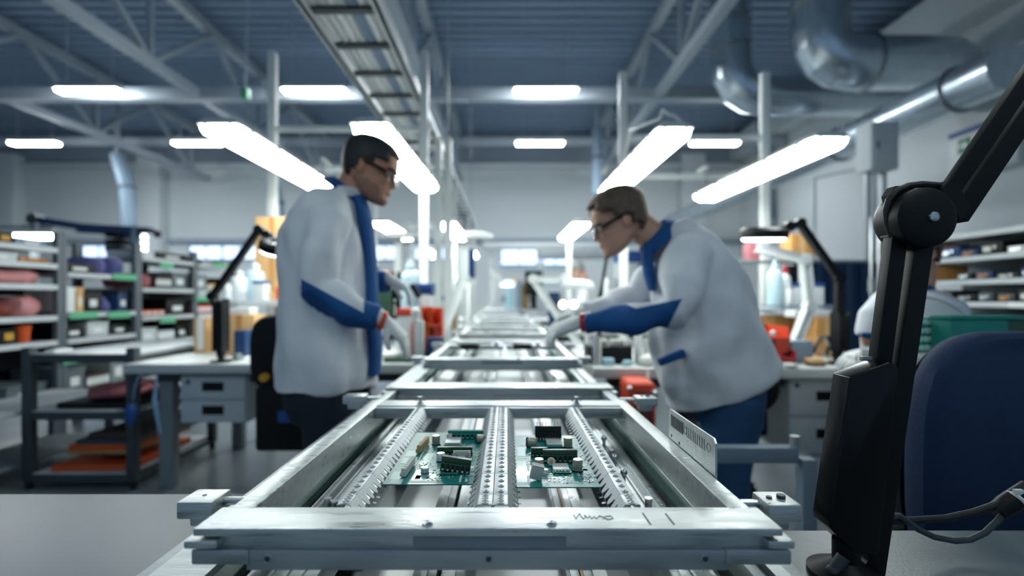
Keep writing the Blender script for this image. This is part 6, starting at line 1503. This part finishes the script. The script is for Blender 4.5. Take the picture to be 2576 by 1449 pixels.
t = T('hanging_scale', 'white lit gauge column beside the black boxes of the swivel arm', 'gauge', (X(362, 6.6), 6.6, 0)); d = 6.6; m = MB(); m.box(X(352, d), X(374, d), d, d + .1, 0, Z(586, d), .01); t.part('column', m, 'shelf_white'); m = MB()
for py in (596, 612, 628, 642): m.ball(W(363, py, d - .01), .035, 12, 8)
t.part('glow_dots', m, 'ring_glow')
# ---------------------------------------------------------------- right side: rack, wall things, trays
xf, xb = 3.45, 3.95; ya, yb = 2.6, 4.1
t = T('storage_rack', 'grey open rack along the right wall behind the blue chair, loaded with dark devices', 'rack', (3.7, 3.4, 0), 'storage racks on the right')
zz = (1.60, 1.425, 1.25, 1.085, .90, .60, .2)
for y in (ya, yb):
    for x in (xf + .02, xb): m = MB(); m.box(x - .02, x + .02, y - .02, y + .02, 0, 1.66, .003); t.part('upright', m, 'rack_grey')
for z in zz: m = MB(); m.box(xf, xb, ya, yb, z - .022, z, .003); o = t.part('shelf', m, 'shelf_white'); m = MB(); m.box(xf - .008, xf, ya, yb, z - .03, z + .006, .002); t.part('shelf_lip', m, 'shelf_white', o)
m = MB(); m.box(xb - .01, xb + .01, ya, yb, .2, 1.66); t.part('back_panel', m, 'grey_paint')
rr = random.Random(4)
for k, z0_ in enumerate(zz[1:5]):
    n = 8; y = ya + .06
    for i in range(n):
        wdt = rr.uniform(.10, .17); h = rr.uniform(.04, .10); dep = rr.uniform(.2, .38)
        if y + wdt > (3.84 if k < 2 else yb - .05): break
        z = z0_ + .002
        cn, cm = (('black', 'black'), ('black', 'chip_black'), ('dark blue', 'dark_blue'), ('dark grey', 'dark_grey'), ('black', 'black'), ('black', 'black_rubber'), ('white', 'conn_white'))[rr.randrange(7)]
        tt = T('device', '%s device, %s shelf of the right wall rack, %s from the near end' % (cn, ('second', 'third', 'fourth', 'fifth')[k], ('first', 'second', 'third', 'fourth', 'fifth', 'sixth', 'seventh', 'eighth')[i]), 'device', (xf + .02 + dep / 2, y + wdt / 2, z), 'devices on the right wall rack')
        m = MB(); m.box(xf + .02, xf + .02 + dep, y, y + wdt, z, z + h, .006); tt.part('case', m, cm)
        m = MB(); m.cyl((xf + .02, y + wdt * .3, z + h * .6), (xf + .008, y + wdt * .3, z + h * .6), .012, 12); m.box(xf + .016, xf + .021, y + wdt * .5, y + wdt * .85, z + h * .3, z + h * .7); tt.part('front_parts', m, ('steel', 'conn_white', 'card', 'steel')[(i + k) % 4])
        y += wdt + rr.uniform(.01, .04)
m = MB(); m.box(xf + .02, xf + .3, 3.86, 4.06, 1.427, 1.56, .004); one('carton', 'small brown carton at the far end of the right wall rack', 'carton', m, 'card')
m = MB(); m.box(xf + .02, xf + .28, 3.86, 4.05, 1.252, 1.39, .004); one('carton', 'lower brown carton at the far end of the right rack, behind the lamp arm', 'carton', m, 'card')
for i, (y, z) in enumerate(((2.9, 1.425), (2.75, 1.085), (3.15, 1.085))): m = MB(); m.box(xf - .012, xf - .008, y, y + .12, z - .03, z + .008, .001); one('shelf_label', 'white label on the %s' % ('second shelf edge of the right wall rack', 'nearer end of the fourth shelf edge, right wall rack', 'middle of the fourth shelf edge, right wall rack')[i], 'label', m, 'paper')
# table with green trays behind the blue chair
t = T('side_table', 'white side table behind the blue chair, carrying the green trays', 'table', (1.61, 1.47, 0)); zt = .955
m = MB(); m.box(1.175, 2.05, 1.355, 1.58, zt - .03, zt, .004); t.part('tabletop', m, 'bench_top')
for x in (1.215, 2.01):
    for y in (1.39, 1.545): m = MB(); m.box(x - .02, x + .02, y - .02, y + .02, 0, zt - .03, .003); t.part('leg', m, 'grey_paint')
d = 1.445
def holed(name, label, x0, x1, y0, y1, z0, z1, rows, colz):
    z0 += .0015; t = T(name, label, 'tray', ((x0 + x1) / 2, (y0 + y1) / 2, z0)); m = MB(); m.box(x0, x1, y0, y1, z0, z1, .004); t.part('tray_body', m, 'teal')
    m = MB()
    for i in range(colz):
        for j in range(rows):
            x = x0 + (x1 - x0) * (i + .5) / colz + (.006 if j % 2 else -.006); z = z0 + (z1 - z0) * (j + .5) / rows; m.lathe([(.0095, 0), (.008, .0025), (.004, .003)], (x, y0, z), (0, -1, 0), 10)
    t.part('studs', m, 'teal_dot'); return t
holed('circuit_tray', 'teal studded circuit tray standing left of the big teal box', 1.18, X(2395, d), d, d + .03, zt, Z(800, d), 4, 11)
t = T('teal_box', 'big flat teal box with a dark end on the side table behind the blue chair', 'box', (X(2470, d), 1.6, zt)); z1 = Z(803, 1.40)
m = MB(); m.box(X(2368, 1.40), X(2510, 1.40), 1.37, 1.435, zt + .0015, z1, .004); t.part('box_body', m, 'teal'); m = MB(); m.box(X(2510, 1.40), X(2556, 1.40), 1.372, 1.434, zt + .01, z1 - .002, .004); t.part('dark_end', m, 'term_green'); m = MB(); m.box(X(2365, 1.40), X(2556, 1.40), 1.366, 1.438, z1, z1 + .012, .003); t.part('lid', m, 'teal')
d = 1.70
t = T('dome_shade', 'large white domed lamp shade with a perforated rim behind the teal trays', 'lamp', (X(2370, d), d, 0)); c = W(2365, 842, d); ax = V(.06, -.90, .42)
r = 118 * d / F
m = MB(); m.lathe([(r, 0), (r * 1.02, .008), (r, .02), (r * .80, .05), (r * .45, .085), (.001, .10)], c - ax.normalized() * .04, ax, 44); t.part('shade', m, 'white_paint', ang=60)
m = MB(); q = V(0, 0, 1).rotation_difference(ax.normalized())
for j, rr_ in enumerate((.96, .92, .88, .84)):
    nn = 84
    for i in range(nn):
        a = 2 * PI * (i + .5 * (j % 2)) / nn; hgt = .022 + (1 - rr_) / .2 * .028; p = c - ax.normalized() * .04 + q @ V(r * rr_ * math.cos(a), r * rr_ * math.sin(a), hgt + .001); m.lathe([(.0035, 0), (.0035, .0012)], p, ax, 6)
t.part('perforations', m, 'grey_paint')
m = MB(); m.cyl((c.x, c.y + .03, .01), (c.x, c.y + .03, c.z - .02), .014, 12); m.lathe([(.13, 0), (.13, .015)], (c.x, c.y + .03, .001), n=24); t.part('stand', m, 'grey_paint')
# blue pleated curtain, whiteboard, poles on the right
t = T('curtain', 'dark blue slatted curtain hanging behind the right bench', 'curtain', (4.4, 5.5, .3)); m = MB(); d = 5.5; x0, x1 = X(2040, d), X(2260, d); pts = []
n = 60; poly = [(x0 + (x1 - x0) * i / n, .03 * math.sin(i * 1.9)) for i in range(n + 1)]
poly = poly + [(a, b + .02) for a, b in poly[::-1]]
m.prism(poly, (0, d, .3), (1, 0, 0), (0, 1, 0), (0, 0, Z(660, d) - .3)); t.part('cloth', m, 'dark_blue')
m = MB(); m.cyl((x0 - .1, d, Z(658, d)), (x1 + .1, d, Z(658, d)), .02, 12); t.part('rod', m, 'alu_dull')
for x in (x0 - .08, x1 + .08): m = MB(); m.cyl((x, d, 0), (x, d, Z(658, d)), .018, 10); t.part('pole', m, 'alu_dull')
t = T('whiteboard', 'large blank pale board standing along the right side, left of the lamp joint', 'board', (6.1, 8.6, 0))
pr, pl_ = V(X(2196, 8.2), 8.2, 0), V(X(2052, 9.1), 9.1, 0); u = (pr - pl_).normalized(); L = (pr - pl_).length; nb = V(-u.y, u.x, 0)
zt_, zb_ = Z(418, 8.2), Z(664, 8.2); Mw = Matrix((u, nb, V(0, 0, 1))).transposed().to_4x4(); Mw.translation = pl_
m = MB(); m.box(0, L, 0, .04, zb_, zt_, .006, Mw); t.part('board', m, 'board_white')
m = MB()
for q in ((-.03, 0, zb_ - .03, zt_ + .03), (L, L + .03, zb_ - .03, zt_ + .03), (0, L, zt_, zt_ + .03), (0, L, zb_ - .03, zb_)): m.box(q[0], q[1], -.01, .05, q[2], q[3], 0, Mw)
t.part('frame', m, 'wall_upper')
for q in (.08, L - .08): m = MB(); m.box(q - .02, q + .02, .05, .09, 0, zt_, 0, Mw); t.part('leg', m, 'grey_paint')
for px, w_ in ((2192, 'left'), (2212, 'right')):
    d = 4.4; t = T('steel_pole', 'shiny vertical steel pole beside the lamp joint, %s of the pair' % w_, 'pole', (X(px, d), d, 0), 'steel poles'); m = MB(); m.cyl((X(px, d), d, 0), (X(px, d), d, Z(545, d)), .016, 12); t.part('tube', m, 'steel'); m = MB(); m.cyl((X(px, d), d, Z(735, d)), (X(px, d), d, Z(700, d)), .024, 12); t.part('collar', m, 'alu_dull'); m = MB(); m.lathe([(.034, 0), (.034, .02)], (X(px, d), d, 0), n=20); t.part('foot', m, 'dark_grey')
# electrical cabinet, notice board with green sign on the right wall
d = 6.6; t = T('electrical_cabinet', 'grey electrical cabinet high on the right, under the big silver duct', 'cabinet', (X(2226, d), d, 0)); m = MB(); x0, x1 = X(2192, d), X(2262, d); z0, z1 = Z(425, d), Z(305, d); m.box(x0, x1, d, d + .30, z0, z1, .015); t.part('cabinet_body', m, 'wall'); m = MB(); m.box(x0 + .03, x1 - .03, d - .015, d, z0 + .03, z1 - .03, .006); dr_ = t.part('door', m, 'wall'); m = MB(); m.box(x0 + .07, x0 + .09, d - .03, d - .015, (z0 + z1) / 2 - .05, (z0 + z1) / 2 + .05, .004); t.part('handle', m, 'dark_grey', dr_)
m = MB(); m.box(x0 + .05, x0 + .11, d + .15, d + .21, 0, z0); m.box(x1 - .11, x1 - .05, d + .15, d + .21, 0, z0); t.part('support_leg', m, 'alu_dull')
xw = XR - .12; y0, y1 = xw * F / (2560 - VX), xw * F / (2388 - VX); z0, z1 = Z(455, y1), Z(352, y1)
t = T('notice_board', 'white notice board with a blue top edge and a green sign on the right wall', 'sign', (xw, (y0 + y1) / 2, z0)); m = MB(); m.box(xw, XR, y0, y1, z0, z1, .01); t.part('panel', m, 'white_paint'); m = MB(); m.box(xw - .03, XR, y0, y1, z1, z1 + .09, .01); t.part('top_edge', m, 'bin_blue')
ys0, ys1 = xw * F / (2442 - VX), xw * F / (2411 - VX); zs0, zs1 = Z(394, y1 - .1), Z(357, y1 - .1)
m = MB(); m.box(xw - .012, xw, ys0, ys1, zs0, zs1, .003); sg = t.part('green_sign', m, 'sign_green')
m = MB(); yc, zc = (ys0 + ys1) / 2, (zs0 + zs1) / 2; h = (zs1 - zs0) / 2
for pl in ([(-.5, -.1), (-.05, -.1), (-.05, -.35), (.5, .05), (-.05, .45), (-.05, .2), (-.5, .2)],): m.prism([(a * h * 1.3, b * h * 1.3) for a, b in pl], (xw - .016, yc, zc), (0, -1, 0), (0, 0, 1), (.004, 0, 0))
t.part('sign_mark', m, 'white_paint', sg)
m = MB(); y0, y1 = 5.6, 15; m.box(XR - .03, XR, y0, y1, 5.25, 5.31); struct('trim_7', m, 'wall_upper')
m = MB(); m.box(XR - .5, XR, -3, 17.4, 6.1, 6.9, .02); struct('trim_8', m, 'wall')
# floor marking
m = MB(); m.box(-6.5, -4.6, 3.9, 3.98, 0, .003); one('floor_tape', 'faded orange tape strip on the floor at the far left', 'tape', m, 'card')
